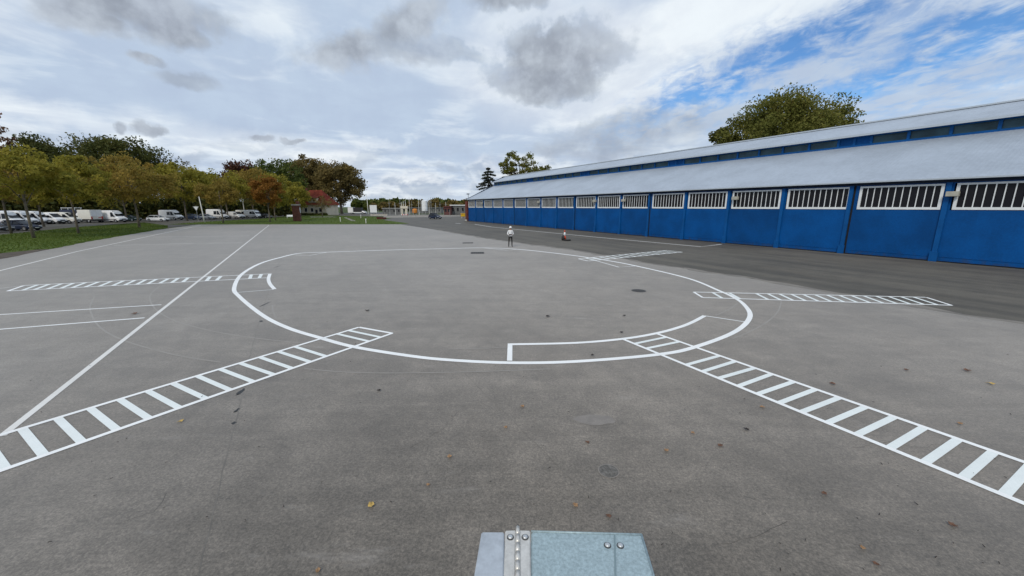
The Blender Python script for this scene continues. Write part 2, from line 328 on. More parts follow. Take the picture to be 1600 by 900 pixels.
# ------------------------------------------------------------------ object helpers
def link(o, parent=None):
    COL.objects.link(o)
    if parent is not None: o.parent = parent
    return o
def tag(o, label=None, cat=None, group=None, kind=None):
    if label: o['label'] = label
    if cat: o['category'] = cat
    if group: o['group'] = group
    if kind: o['kind'] = kind
    return o
def empty(name, loc=(0, 0, 0), rz=0., label=None, cat=None, group=None):
    o = bpy.data.objects.new(name, None); o.empty_display_size = .3; link(o)
    o.location = loc; o.rotation_euler = (0, 0, rz); return tag(o, label, cat, group)
def mesh_obj(name, verts, faces, m, parent=None, smooth=False):
    me = bpy.data.meshes.new(name); me.from_pydata([tuple(v) for v in verts], [], faces); me.update()
    if smooth: me.shade_smooth()
    for mm in (m if isinstance(m, (list, tuple)) else [m]): me.materials.append(MATS[mm])
    return link(bpy.data.objects.new(name, me), parent)
class MB:
    def __init__(s): s.v = []; s.f = []
    def add(s, vs, fs):
        k = len(s.v); s.v += [tuple(v) for v in vs]; s.f += [tuple(i + k for i in f) for f in fs]; return s
    def box(s, x0, x1, y0, y1, z0, z1):
        return s.add([(x0, y0, z0), (x1, y0, z0), (x1, y1, z0), (x0, y1, z0), (x0, y0, z1), (x1, y0, z1), (x1, y1, z1), (x0, y1, z1)],
                     [(0, 3, 2, 1), (4, 5, 6, 7), (0, 1, 5, 4), (1, 2, 6, 5), (2, 3, 7, 6), (3, 0, 4, 7)])
    def tube(s, pts, rads, n=8, cap=True):
        pts = [Vector(p) for p in pts]; rings = []
        for i, p in enumerate(pts):
            t = (pts[min(i + 1, len(pts) - 1)] - pts[max(i - 1, 0)]).normalized()
            a = t.orthogonal().normalized() if abs(t.z) < .99 else Vector((1, 0, 0)); b = t.cross(a).normalized(); a = b.cross(t)
            rings.append([p + (a * math.cos(2 * math.pi * j / n) + b * math.sin(2 * math.pi * j / n)) * rads[i] for j in range(n)])
        vs = [v for r in rings for v in r]; fs = []
        for i in range(len(pts) - 1):
            for j in range(n): fs.append((i * n + j, i * n + (j + 1) % n, (i + 1) * n + (j + 1) % n, (i + 1) * n + j))
        if cap: fs.append(tuple(range(n))[::-1]); fs.append(tuple((len(pts) - 1) * n + j for j in range(n)))
        return s.add(vs, fs)
    def quad(s, a, b, c, d): return s.add([a, b, c, d], [(0, 1, 2, 3)])
    def slab(s, a, b, c, d, t):
        """a four-cornered plate of thickness t pushed out along its normal"""
        a, b, c, d = map(Vector, (a, b, c, d)); n = (b - a).cross(d - a).normalized() * t
        return s.add([a, b, c, d, a + n, b + n, c + n, d + n], [(0, 3, 2, 1), (4, 5, 6, 7), (0, 1, 5, 4), (1, 2, 6, 5), (2, 3, 7, 6), (3, 0, 4, 7)])
    def build(s, name, m, parent=None, smooth=False, bevel=0.):
        o = mesh_obj(name, s.v, s.f, m, parent, smooth)
        if bevel:
            bm = bmesh.new(); bm.from_mesh(o.data)
            bmesh.ops.bevel(bm, geom=bm.edges[:], offset=bevel, segments=2, affect='EDGES', clamp_overlap=True)
            bm.to_mesh(o.data); bm.free()
        return o
def copy_tree(o, parent=None):
    c = o.copy(); link(c)
    c.parent = parent
    for ch in list(o.children): copy_tree(ch, c)
    return c

# ------------------------------------------------------------------ ground
def sheet(name, pts, z, m, kind='structure', parent=None):
    bm = bmesh.new(); vs = [bm.verts.new((p[0], p[1], z)) for p in pts]
    f = bm.faces.new(vs); bmesh.ops.triangulate(bm, faces=[f]); bmesh.ops.recalc_face_normals(bm, faces=bm.faces)
    if bm.faces[:][0].normal.z < 0: bmesh.ops.reverse_faces(bm, faces=bm.faces)
    me = bpy.data.meshes.new(name); bm.to_mesh(me); bm.free(); me.materials.append(MATS[m])
    o = link(bpy.data.objects.new(name, me), parent)
    if kind: o['kind'] = kind
    return o
def wavy(pts, amp, step=1.2, seed=0):
    """a surveyed edge with the small irregularities of a real one"""
    rr = random.Random(seed); out = []
    for a, b in zip(pts[:-1], pts[1:]):
        a, b = Vector((a[0], a[1])), Vector((b[0], b[1])); n = max(1, int((b - a).length / step)); t = (b - a).normalized() if (b - a).length else Vector((1, 0)); nn = Vector((-t.y, t.x))
        for i in range(n):
            out.append(a.lerp(b, i / n) + nn * rr.uniform(-amp, amp) * (i > 0))
    out.append(Vector((pts[-1][0], pts[-1][1]))); return out

sheet('ground', [(-2500, -300), (2500, -300), (2500, 4000), (-2500, 4000)], -.03, 'field_grass')
EDGE_R = [G(*p) for p in ((625, 350.5), (684, 359.5), (762.5, 373), (852.5, 385), (925, 395.5), (1000, 409.5), (1150, 431), (1275, 452.5), (1345, 463), (1431, 478), (1506, 492), (1600, 505))]
EDGE_R += [Vector((17.5, 6, 0)), Vector((22, -8, 0)), Vector((27, -40, 0))]
EDGE_L = [G(310, 350.7), G(240, 360), G(140, 377), G(79.5, 389), G(0, 405), Vector((-30, 18, 0)), Vector((-24, 5, 0)), Vector((-16, -40, 0))]
# apron: dark asphalt in front of the hangar and the road that runs off past it
sheet('apron', [(60, -45), (60, 20)] + [(40, 60), (30, 175), (-47, 175), G(600, 343.5)[:2], G(625, 350.5)[:2]] + [p[:2] for p in EDGE_R[1:]], -.006, 'asphalt')
band = wavy([p for p in EDGE_R[1:12]], .22, .7, 21)
br_ = random.Random(6)
pad_pts = wavy(EDGE_R, .07, 1.0, 3)[::-1] + wavy(EDGE_L, .05, 1.0, 4)
sheet('pad', pad_pts, 0.0, 'pad')
# the left verge, a strip of grass between the pad and the car park
v_near = wavy([p + Vector((-.02, 0, 0)) for p in EDGE_L[1:5]] , .12, .8, 5)
VFAR = [G(0, 367), G(60, 361), G(120, 355), G(225, 347.3), G(268, 352.5)]
verge_pts = [G(262, 356)] + v_near[:1] + [p for p in wavy([G(240, 360.3), G(140, 377.3), G(79.5, 389.3), G(58, 390), G(0, 396), Vector((-46, 23, 0))], .12, .8, 5)] + [Vector((-75, 28, 0)), G(0, 367), G(60, 361), G(120, 355), G(225, 348), G(262, 352.5)]
sheet('grass_verge', [(p[0], p[1]) for p in verge_pts], .012, 'verge_grass')
sheet('soil_patch', [(p[0], p[1]) for p in wavy([G(79, 389), G(58, 390), G(0, 396), Vector((-46, 23, 0)), Vector((-30, 18, 0)), G(0, 405), G(40, 397), G(79, 389)], .15, .6, 8)[:-1]], .006, 'soil')
# the car park and its access road
sheet('car_park', [G(0, 367)[:2], (-75, 28), (-140, 28), (-190, 190), (-78, 150), G(445, 339)[:2], G(415, 341.5)[:2], G(330, 346.5)[:2], G(270, 350.8)[:2], G(310, 350.3)[:2], G(262, 356)[:2], G(262, 352.5)[:2], G(225, 347.3)[:2], G(120, 354.6)[:2], G(60, 360.6)[:2]], -.012, 'asphalt')
sheet('far_verge', [(p[0], p[1]) for p in wavy([G(262, 350.8), G(430, 350.6), G(625, 350.4)], .1, 1.5, 9)] + [G(640, 349)[:2], G(600, 344)[:2], G(590, 338.5)[:2], G(500, 336.5)[:2], G(440, 338.5)[:2], G(412, 341.5)[:2], G(330, 346)[:2]], .010, 'verge_grass')
sheet('footpath', [G(484, 338.6)[:2], G(520, 338.2)[:2], G(526, 339.4)[:2], G(486, 339.9)[:2]], .020, 'path')
sheet('footpath', [G(536, 339.6)[:2], G(541, 339.6)[:2], G(557, 345.5)[:2], G(550, 345.5)[:2]], .020, 'path')
sheet('side_road', [G(508, 336.4)[:2], G(520, 333)[:2], G(600, 331.5)[:2], G(640, 331.5)[:2], G(640, 338)[:2], G(590, 338)[:2]], -.010, 'asphalt')

# grass blades on the verges
def blades(name, polys, n, z, hgt, label, seed):
    rs = np.random.RandomState(seed); V = []; 
    def inside(p, poly):
        c = False; j = len(poly) - 1
        for i in range(len(poly)):
            if ((poly[i][1] > p[1]) != (poly[j][1] > p[1])) and p[0] < (poly[j][0] - poly[i][0]) * (p[1] - poly[i][1]) / (poly[j][1] - poly[i][1]) + poly[i][0]: c = not c
            j = i
        return c
    xs = [p[0] for p in polys]; ys = [p[1] for p in polys]; P = []
    while len(P) < n:
        q = (rs.uniform(min(xs), max(xs)), rs.uniform(min(ys), max(ys)))
        if inside(q, polys): P.append(q)
    P = np.array(P); a = rs.uniform(0, 6.283, n); hh = hgt * rs.uniform(.5, 1.4, n); ww = rs.uniform(.02, .05, n); ln = rs.normal(0, .05, (n, 2))
    dx = np.c_[np.cos(a), np.sin(a)] * ww[:, None]
    v = np.zeros((n, 3, 3)); v[:, 0, :2] = P - dx; v[:, 1, :2] = P + dx; v[:, 2, :2] = P + ln; v[:, :2, 2] = z; v[:, 2, 2] = z + hh
    me = bpy.data.meshes.new(name); me.from_pydata(v.reshape(-1, 3).tolist(), [], np.arange(n * 3).reshape(-1, 3).tolist())
    at = me.attributes.new('tint', 'FLOAT', 'FACE'); at.data.foreach_set('value', rs.uniform(0, 1, n).astype(np.float32))
    me.materials.append(MATS['grass_blade']); o = link(bpy.data.objects.new(name, me)); return tag(o, label, 'grass', None, 'stuff')
blades('grass', [(p[0], p[1]) for p in verge_pts], 26000, .012, .09, 'short green grass on the verge under the young trees', 1)
blades('grass', [G(262, 350.6)[:2], G(625, 350.3)[:2], G(600, 344)[:2], G(590, 338.5)[:2], G(500, 336.5)[:2], G(440, 338.5)[:2], G(412, 341.5)[:2], G(330, 346)[:2]], 12000, .010, .12, 'short green grass along the far edge of the pad', 2)

# ------------------------------------------------------------------ painted markings
ZM = .0055
def strip(name, pts, width, m, z=ZM, closed=False, label=None, parent=None):
    pts = [Vector((p[0], p[1])) for p in pts]; n = len(pts); L = []; Rr = []
    wd = width if hasattr(width, '__len__') else [width] * n
    for i in range(n):
        a = pts[i - 1] if (i or closed) else pts[i]; b = pts[(i + 1) % n] if (i < n - 1 or closed) else pts[i]
        t = (b - a).normalized(); nn = Vector((-t.y, t.x)) * wd[i] * .5
        L.append(pts[i] + nn); Rr.append(pts[i] - nn)
    vs = [(p.x, p.y, z) for p in L + Rr]; fs = []
    for i in range(n if closed else n - 1):
        j = (i + 1) % n; fs.append((n + i, n + j, j, i))
    return mesh_obj(name, vs, fs, m, parent)
def catmull(P, closed=True, k=6):
    n = len(P); out = []
    for i in range(n if closed else n - 1):
        p0, p1, p2, p3 = (P[(i + d) % n] if closed else P[min(max(i + d, 0), n - 1)] for d in (-1, 0, 1, 2))
        for j in range(k):
            t = j / k
            out.append(.5 * ((2 * p1) + (p2 - p0) * t + (2 * p0 - 5 * p1 + 4 * p2 - p3) * t * t + (3 * p1 - p0 - 3 * p2 + p3) * t ** 3))
    if not closed: out.append(P[-1])
    return out
def marking(name, label, parent_strips, cat='road marking', group='white markings on the pad'):
    return None

circ = [(366, 450), (377.5, 428.9), (405, 412.5), (435, 403.2), (470, 395.6), (515, 393.9), (600, 391), (700, 388.4), (755, 387.3), (807, 389.4), (880, 397.2), (950, 407.3), (1000, 417), (1075, 435), (1125, 455), (1145, 464), (1162, 475.5), (1172, 494), (1150, 517.5), (1085, 542.7), (1025, 554.5), (900, 565), (796, 567), (700, 562.5), (635, 555.5), (552.5, 542), (500, 528), (450, 512.5), (410, 492.5), (374, 463.5)]
ring = empty('circle_marking', (0, 0, 0), 0, 'large white painted circle on the grey pad', 'road marking', 'white paint on the pad')
cpts = catmull([G(*p) for p in circ])
strip('circle_line', cpts, [.145 + .09 * min(1, max(0, (p.y - 14) / 16)) for p in cpts], 'white_paint', ZM, True, parent=ring)
def tab(pts, ws, lab):
    r = empty('tab_marking', (0, 0, 0), 0, lab, 'road marking', 'white paint on the pad')
    for q, wd in zip(pts, ws): strip('painted_line', [G(*p) for p in q], wd, 'white_paint', ZM + .001, parent=r)
    return r
arc = catmull([G(*p) for p in ((797, 538.3), (900, 536), (975, 529.5), (1025, 521.2), (1060, 512), (1082, 503.5), (1101, 493.5))], False)
r = tab([], [], 'long white box marking inside the near edge of the circle')
strip('painted_line', arc, .13, 'white_paint', ZM + .001, parent=r)
strip('painted_line', [G(797, 537), G(796.3, 564)], .12, 'white_paint', ZM + .0017, parent=r)
strip('painted_line', [G(1101, 493.7), G(1166, 503.5)], .06, 'white_paint', ZM + .0017, parent=r)
r = tab([[(428, 452.5), (372, 457)]], [.06], 'small white box marking inside the left edge of the circle')
strip('painted_line', catmull([G(*p) for p in ((422, 427.8), (419.5, 436), (422, 444), (429, 452))], False), .15, 'white_paint', ZM + .0018, parent=r)
tab([[(928, 406.5), (967, 417.6), (993, 415.8)]], [.10], 'small white angled box marking by the far right ladder')
tab([[(462, 398.5), (483, 399.4), (512, 394)]], [.10], 'small white angled box marking at the far left of the circle')
tab([[(757, 387.6), (793, 391.2), (806, 389.8)]], [.10], 'small white angled box marking near the feet of the person')

def ladder(lab, A, B, C, D, rungs, caps=(1, 1), rw=.105, rail=.095, fr=None):
    """A-B one rail, C-D the other; rungs are pairs of points"""
    e = empty('ladder_marking', (0, 0, 0), 0, lab, 'road marking', 'white ladder markings round the circle')
    A, B, C, D = (G(*p) for p in (A, B, C, D))
    strip('rail_line', [A, B], rail, 'white_paint', ZM + .0023, parent=e); strip('rail_line', [C, D], rail, 'white_paint', ZM + .0023, parent=e)
    if caps[0]: strip('end_line', [A, C], rail, 'white_paint', ZM + .001, parent=e)
    if caps[1]: strip('end_line', [B, D], rail, 'white_paint', ZM + .001, parent=e)
    def on(P, Q, p):
        t = (p - P).dot(Q - P) / (Q - P).length_squared; return P.lerp(Q, t)
    for q in rungs:
        if isinstance(q[0], tuple): a, b = on(A, B, G(*q[0])), on(C, D, G(*q[1]))
        else: a, b = A.lerp(B, q[0]), C.lerp(D, q[1])
        strip('rung', [a, b], rw, 'rung_paint', ZM + .0016, parent=e)
    return e
a4 = lambda L, ox, oy: [(ox + u / 4, oy + v / 4) for u, v in L]
RL = [(991, 537.5), (1009, 545), (1072, 570.5), (1097, 581), (1122.5, 591.5), (1153, 604), (1184, 616)] + a4([(75, 118), (220, 172), (390, 235), (570, 310), (770, 395), (995, 480), (1230, 577), (1485, 680), (1750, 790)], 1200, 600)
RU = [(1041, 527), (1060, 534.5), (1123, 556.5), (1148, 565), (1177, 576), (1205, 585), (1238, 597.5)] + a4([(285, 40), (435, 92), (600, 150), (780, 213), (965, 280), (1185, 350), (1405, 430), (1640, 515), (1890, 605)], 1200, 600)
ladder('white ladder marking running from the circle out of the right edge of the picture', (973, 530), (1680, 820), (1025, 521.3), (1690, 754), list(zip(RL, RU)), (0, 0))
LLo = [(594, 527), (574, 533), (506, 556), (482.5, 565), (454, 575), (425, 584.5), (394, 596), (356, 608), (317.5, 620.7), (276, 635), (230, 652), (181, 670), (126, 688.7), (67.5, 710), (7.5, 731), (-60, 755)]
LUp = [(546, 517), (529, 522.5), (462.5, 542.5), (436, 550), (407.5, 559), (378, 569), (346, 578), (310, 588.7), (271, 600), (232.5, 612.5), (189, 626), (142.5, 640), (91, 655), (36, 672.5), (-22, 690), (-88, 711)]
ladder('white ladder marking running from the circle out of the left edge of the picture', (613, 521), (-70, 761), (561, 511.6), (-95, 709), list(zip(LLo, LUp)), (1, 0))
n = 14
t0 = .28
ladder('white ladder marking pointing right towards the hangar from the right of the circle', (1098, 465.2), (1487, 477.3), (1084, 456.5), (1447, 464.8), [(.085, .085), (.16, .16)] + [(t0 + (1 - t0) * i / n,) * 2 for i in range(n)], rw=.12, rail=.10)
ladder('pale white ladder marking crossing onto the dark asphalt before the hangar', (919, 408), (1066, 394), (904, 404.5), (1043, 391.2), [(i / 15, i / 15) for i in range(1, 15)], rw=.20, rail=.13)
LQ = [((390.5, 435.5), (393, 429.3)), ((405.5, 434.5), (408.5, 428.6)), ((325, 438), (329, 432.2)), ((340.5, 437.2), (346, 431.4))]
for lx, ly, ux, uy in ((150, 293, 240, 260), (220, 290, 310, 257), (305, 285, 390, 253), (395, 279, 462, 250), (470, 274, 535, 247), (550, 270, 612, 244), (635, 266, 690, 241), (715, 263, 765, 238), (790, 259, 835, 235), (865, 255, 905, 231), (935, 251, 975, 227), (1010, 247, 1050, 223), (1085, 243, 1112, 220), (1155, 239, 1175, 217)):
    LQ.append(((lx / 4, 380 + ly / 4), (ux / 4, 380 + uy / 4)))
ladder('long white ladder marking stretching left from the circle across the diagonal line', (12, 455), (418, 434.2), (38, 446.2), (421.5, 428), LQ, (1, 0), rw=.15, rail=.12)
def lineobj(name, pts, wd, m, lab, z=ZM, group='long lines on the pad'):
    o = strip(name, [G(*p) for p in pts], wd, m, z); return tag(o, lab, 'road marking', group)
lineobj('painted_line', [(2, 682), (420, 352.2)], .11, 'line_paint', 'long worn white diagonal line crossing the left of the pad', ZM - .0012)
lineobj('painted_line', [(-60, 438), (120, 393.2), (314, 352)], .15, 'line_paint', 'worn white line along the left edge of the pad beside the verge')
lineobj('painted_line', [(-60, 495.5), (252, 476.3)], .09, 'white_paint', 'upper of two white bay lines at the left edge')
lineobj('painted_line', [(-60, 519.5), (226, 496.8)], .10, 'white_paint', 'lower of two white bay lines at the left edge')
lineobj('painted_line', [(-60, 458), (38, 446.4)], .09, 'old_paint', 'short worn white line leading off the long left ladder')
lineobj('painted_line', [(178, 383.6), (300, 380.3), (378, 379.4)], .34, 'faded_line', 'faded pale line nearer the camera at the left far end of pad')
lineobj('painted_line', [(240, 370.3), (330, 369.3), (390, 368.6)], .34, 'faded_line', 'faded pale line farther away at the left far end of pad')
lineobj('painted_line', [(742, 350.5), (767, 354.6), (925, 370), (1095.5, 385.6), (1127, 381.8)], .26, 'line_paint', 'worn white bay line in front of the blue hangar doors', ZM, 'lines on the asphalt')
lineobj('painted_line', [(712, 348.8), (720, 349.4)], .5, 'road_paint', 'short worn white dash by the far corner of the hangar', ZM, 'lines on the asphalt')
for pts, lab in (([(250, 447), (236, 459), (235, 470), (243, 483), (262, 496), (290, 507), (340, 519), (400, 528.5), (470, 536)], 'faint pale chalk arc crossing the diagonal line, inner one'),
                 ([(148, 463), (141, 478), (143, 491), (152, 507), (170, 521), (205, 536), (275, 555), (345, 566)], 'faint pale chalk arc left of the diagonal line, outer one'),
                 ([(475, 576), (540, 581.5), (620, 583), (740, 581), (860, 576.5)], 'faint pale chalk arc just below the near edge of the circle'),
                 ([(1221, 470), (1216, 486), (1200, 502), (1172, 518), (1145, 529)], 'faint pale chalk arc outside the right end of the circle'),
                 ([(1152, 474), (1140, 483), (1118, 493)], 'faint pale chalk arc inside the right end of the circle'),
                 ([(700, 545.5), (740, 545), (792, 543)], 'faint pale chalk line left of the long box marking'),
                 ([(425.5, 477), (427, 487), (432, 498)], 'short faint chalk arc inside the left of the circle')):
    o = strip('chalk_arc', catmull([G(*p) for p in pts], False), .045, 'faint_chalk', ZM - .0018); tag(o, lab, 'chalk mark', 'faint chalk arcs on the pad')
mat('edge_dirt', (.105, .092, .074), .9, var=.4, vscale=1.3, fine=.3, fscale=30, world=True, sheen=.3)
strip('edge_band', band, [.15 + .55 * br_.random() for _ in band], 'edge_dirt', .0022)['kind'] = 'structure'
# joints in the surfacing
J1 = [G(*p) for p in ((437, 408), (424, 440), (412, 480), (400, 520), (388, 566), (374, 635), (356, 705), (338, 780), (312, 890), (300, 940))]
jr = random.Random(2)
J1 = wavy(J1, .012, .25, 6)
strip('surface_joint', J1, [.007 + .011 * jr.random() for _ in J1], 'joint_soft', ZM - .0032)['kind'] = 'structure'
J2 = wavy([G(*p) for p in ((690, 545), (745, 603), (800, 655), (868, 725), (930, 785), (985, 835), (1030, 880))], .012, .25, 7)
strip('surface_joint', J2, [.005 + .007 * jr.random() for _ in J2], 'joint_soft', ZM - .0032)['kind'] = 'structure'
for pts in (((1120, 850), (1160, 842), (1195, 832), (1230, 815)), ((640, 700), (690, 672), (720, 640)), ((1330, 700), (1390, 690), (1440, 700), (1500, 690)), ((180, 820), (240, 800), (260, 770)), ((520, 455), (560, 470), (590, 492), (640, 505)), ((880, 470), (940, 480), (985, 472))):
    cp_ = wavy([G(*p) for p in pts], .03, .12, int(pts[0][0])); strip('surface_crack', cp_, [.002 + .005 * jr.random() for _ in cp_], 'joint_dark', ZM - .0034)['kind'] = 'structure'
def splat(name, px, py, rx, ry, m, lab, cat, group=None, z=ZM - .0025, rough=.3, seed=0, rot=0):
    c = G(px, py); rr = random.Random(seed); pts = []
    for i in range(18):
        a = 2 * math.pi * i / 18; k = 1 + rr.uniform(-rough, rough)
        x, y = rx * k * math.cos(a), ry * k * math.sin(a); cs, sn = math.cos(rot), math.sin(rot)
        pts.append((c.x + x * cs - y * sn, c.y + x * sn + y * cs))
    o = sheet(name, pts, z, m, None); return tag(o, lab, cat, group)
for i, (px, py, rx, ry) in enumerate(((376, 612, .035, .13), (370, 641, .025, .07), (365, 661, .03, .035), (415, 475, .03, .35), (408, 502, .05, .08), (432, 417, .03, .4))):
    splat('tar_patch', px, py, rx, ry, 'tar', ['black tar blot just below the left ladder on the joint', 'second black tar blot down the joint below the left ladder', 'third and lowest small tar blot on the joint below the left ladder', 'long black tar streak on the joint inside the circle left', 'round tar blot on the joint at the left circle line', 'far tar streak on the joint near the small left box'][i], 'tar patch', 'tar on the joint', seed=i, rough=.45, rot=.1)
mat('patch_pale', (.175, .158, .142), .8, var=.12, vscale=6, fine=.15, fscale=60, world=True, sheen=.45)
splat('pale_patch', 928, 656, .33, .16, 'patch_pale', 'smooth pale oval repair patch on the near pad', 'repair patch', seed=11, rough=.1)
mat('patch_dark', (.125, .118, .108), .8, var=.35, vscale=14, fine=.3, fscale=90, world=True)
mat('cover_iron', (.045, .042, .04), .6, .3, var=.3, vscale=12, world=True)
# drain covers
def cover_round(px, py, r, m, lab, seed, ring_m='patch_pale'):
    c = G(px, py); e = empty('manhole_cover', (c.x, c.y, 0), .3, lab, 'manhole', 'covers in the pad')
    k = MB(); N = 28
    k.tube([(0, 0, .001), (0, 0, .006)], [r, r], N); k.build('lid', m, e)
    k = MB(); vs = []; 
    for i in range(N):
        a = 2 * math.pi * i / N; vs += [(r * 1.02 * math.cos(a), r * 1.02 * math.sin(a), .005), (r * 1.16 * math.cos(a), r * 1.16 * math.sin(a), .005)]
    k.add(vs, [(2 * i, 2 * i + 1, (2 * i + 3) % (2 * N), (2 * i + 2) % (2 * N)) for i in range(N)]); k.build('surround', ring_m, e)
    for dx in (-.4, 0, .4):
        k = MB(); k.box(dx * r - .02, dx * r + .02, -.6 * r, .6 * r, .0055, .010); k.build('rib', m, e)
    return e
cover_round(998, 454.3, .29, 'cover_iron', 'round dark manhole cover inside the right half of the circle', 1, 'joint_soft')
cover_round(951, 736, .12, 'patch_dark', 'round grey valve cover in the near pad with a pale edge', 2)
def grate(px, py, lx, ly, lab, rot):
    c = G(px, py); e = empty('drain_grate', (c.x, c.y, 0), rot, lab, 'drain', 'covers in the pad')
    k = MB(); k.box(-lx, lx, -ly, ly, .001, .005); k.build('pit', 'gap_black', e)
    for i in range(7):
        x = -lx + 2 * lx * (i + .5) / 7; k = MB(); k.box(x - lx * .06, x + lx * .06, -ly, ly, .0055, .012); k.build('bar', 'cover_iron', e)
grate(746, 395.2, .50, .50, 'dark square drain grate inside the far part of the circle', .1)
grate(731, 379.6, .50, .40, 'dark drain grate farther off, beyond the circle', .1)

# ------------------------------------------------------------------ hangar
DR = Vector((.46991574, -.88271128, 0)); NN = Vector((.88271128, .46991574, 0)); DIST = 35.17
hz = math.atan2(DR.y, DR.x)
hangar = empty('hangar', NN * DIST, hz, 'long blue hangar with barred white windows and grey sheet roof', 'hangar')
S0, PIT, NP = -88.62, 4.69, 20
S1 = S0 + PIT * NP
VB, ZE = 20.4, 4.98        # depth of the building, eave height
def hb(name, m, *b, parent=hangar, bevel=0.):
    k = MB(); k.box(*b); return k.build(name, m, parent, bevel=bevel)
hb('rear_wall', 'brick_dark', S0, S1, VB - .3, VB, 0, ZE)
hb('lintel', 'hangar_dark', S0, S1, .05, .30, 4.86, 5.06)  # dark colour extends the painted shadow band over the windows
hb('base_wall', 'gap_black', S0, S1, .22, .30, 0, 4.86)
hb('floor_track', 'gap_black', S0, S1, -.10, .22, .0, .03)
DARKJ = {2, 5, 9, 12, 16}
win = None
for k in range(NP):
    a, b = S0 + k * PIT, S0 + (k + 1) * PIT
    # sliding leaf, each on its own rail
    p = MB(); ga = .10 if k in DARKJ else .02; gb = .02
    p.box(a + ga, b - gb, 0, .12, .05, 3.20); p.box(a + ga, a + ga + .21, 0, .12, 3.20, 4.855); p.box(b - gb - .21, b - gb, 0, .12, 3.20, 4.855); p.box(a + ga + .21, b - gb - .21, 0, .12, 4.80, 4.855)
    o = p.build('door_leaf', 'hangar_blue', hangar)
    wx0, wx1, wz0, wz1 = a + .33, b - .17, 3.22, 4.80
    f = MB(); t = .15
    f.box(wx0, wx1, -.035, .03, wz0, wz0 + t); f.box(wx0, wx1, -.035, .03, wz1 - t * .75, wz1); f.box(wx0, wx0 + t, -.035, .03, wz0 + t, wz1 - t * .75); f.box(wx1 - t, wx1, -.035, .03, wz0 + t, wz1 - t * .75)
    f.build('window_frame', 'frame_white', o)
    g = MB(); g.box(wx0 + .02, wx1 - .02, .06, .09, wz0 + .02, wz1 - .02); g.build('pane', 'window_glass', o)
    for i in range(1, 11):
        x = wx0 + t * .5 + (wx1 - wx0 - t) * i / 11; m_ = MB(); m_.box(x - .023, x + .023, -.015, .028, wz0 + t, wz1 - t * .75); m_.build('bar', 'frame_white', o)
    # post between leaves with its foot
    if k > 0:
        x = a
        if k in DARKJ: hb('shadow_gap', 'gap_black', x - .02, x + .10, .0, .10, .03, 4.855); x -= .16
        q = MB(); q.box(x - .10, x + .14, -.10, -.002, .0, 4.86); q.box(x - .17, x + .21, -.16, -.102, .0, .62)
        q.build('door_post', 'hangar_blue_trim', hangar)
    # small flap line on the leaf
    q = MB(); q.box(a + ga + .25, b - gb - .25, -.022, -.001, .30, .34); q.build('kick_rail', 'hangar_blue', o)
# end pier of brick and gables
hb('brick_pier', 'brick_red', S0 - 1.05, S0 - .01, -.35, .9, 0, 4.70)
hb('brick_pier_foot', 'concrete_pale', S0 - 1.15, S0 - .012, -.45, 1.0, 0, .35)
RV = [(-.42, 4.93), (6.95, 8.40)]; SL = (8.40 - 4.93) / 7.37
VM, ZT, ZR, VR = 7.0, 9.24, 10.72, 10.2
for s in (S0, S1 - .3):
    k = MB(); pr = [(0, 0), (VB, 0), (VB, ZE), (VB - 7, 8.38), (VB - 7, 9.2), (VR, ZR - .08), (7, 9.2), (7, 8.38), (0, ZE - .02)]
    vs = [(s + .02, y, z) for y, z in pr] + [(s + .28, y, z) for y, z in pr]; m_ = len(pr)
    k.add(vs, [tuple(range(m_))[::-1], tuple(range(m_, 2 * m_))] + [(i, (i + 1) % m_, m_ + (i + 1) % m_, m_ + i) for i in range(m_)]); k.build('gable_wall', 'brick_red', hangar)
def ribbed(name, y0, z0, y1, z1, pitch=.22, amp=.004, over=.25):
    xs = []; x = S0 - over
    while x < S1 + over:
        xs += [(x, 0), (x + pitch * .45, 0), (x + pitch * .58, amp), (x + pitch * .87, amp)]; x += pitch
    nrm = Vector((0, -(z1 - z0), (y1 - y0))).normalized(); 
    if nrm.z < 0: nrm = -nrm
    vs = []; rows = 2
    for x_, h in xs: vs.append((x_, y0 + nrm.y * h, z0 + nrm.z * h)); vs.append((x_, y1 + nrm.y * h, z1 + nrm.z * h))
    fs = [(2 * i, 2 * i + 2, 2 * i + 3, 2 * i + 1) for i in range(len(xs) - 1)]
    o = mesh_obj(name, vs, fs, 'roof_sheet', hangar)
    return o
ribbed('roof_sheeting', -.42, 5.08, 6.98, 8.42)
ribbed('monitor_roof', 6.45, 9.28, VR, ZR)
ribbed('roof_sheeting', VB + .42, 5.05, VB - 6.98, 8.42)
ribbed('monitor_roof', VB - 6.45, 9.28, VR, ZR)
hb('fascia', 'roof_trim', S0 - .25, S1 + .25, -.46, -.425, 5.03, 5.12)
hb('soffit', 'hangar_dark', S0 - .25, S1 + .25, -.42, .06, 5.00, 5.03)  # shadow under the eave is put into the dark colour
hb('monitor_fascia', 'roof_trim', S0 - .25, S1 + .25, 6.41, 6.447, 9.16, 9.32)
hb('ridge_cap', 'roof_trim', S0 - .25, S1 + .25, VR - .18, VR + .18, ZR - .02, ZR + .09)
k = MB(); k.slab((S0 - .28, -.45, 4.98), (S0 - .20, -.45, 4.98), (S0 - .20, 6.9, 8.45), (S0 - .28, 6.9, 8.45), .16); k.build('verge_trim', 'hangar_dark', hangar)
k = MB(); k.slab((S0 - .28, 6.45, 9.25), (S0 - .20, 6.45, 9.25), (S0 - .20, VR, ZR), (S0 - .28, VR, ZR), .14); k.build('verge_trim', 'hangar_dark', hangar)
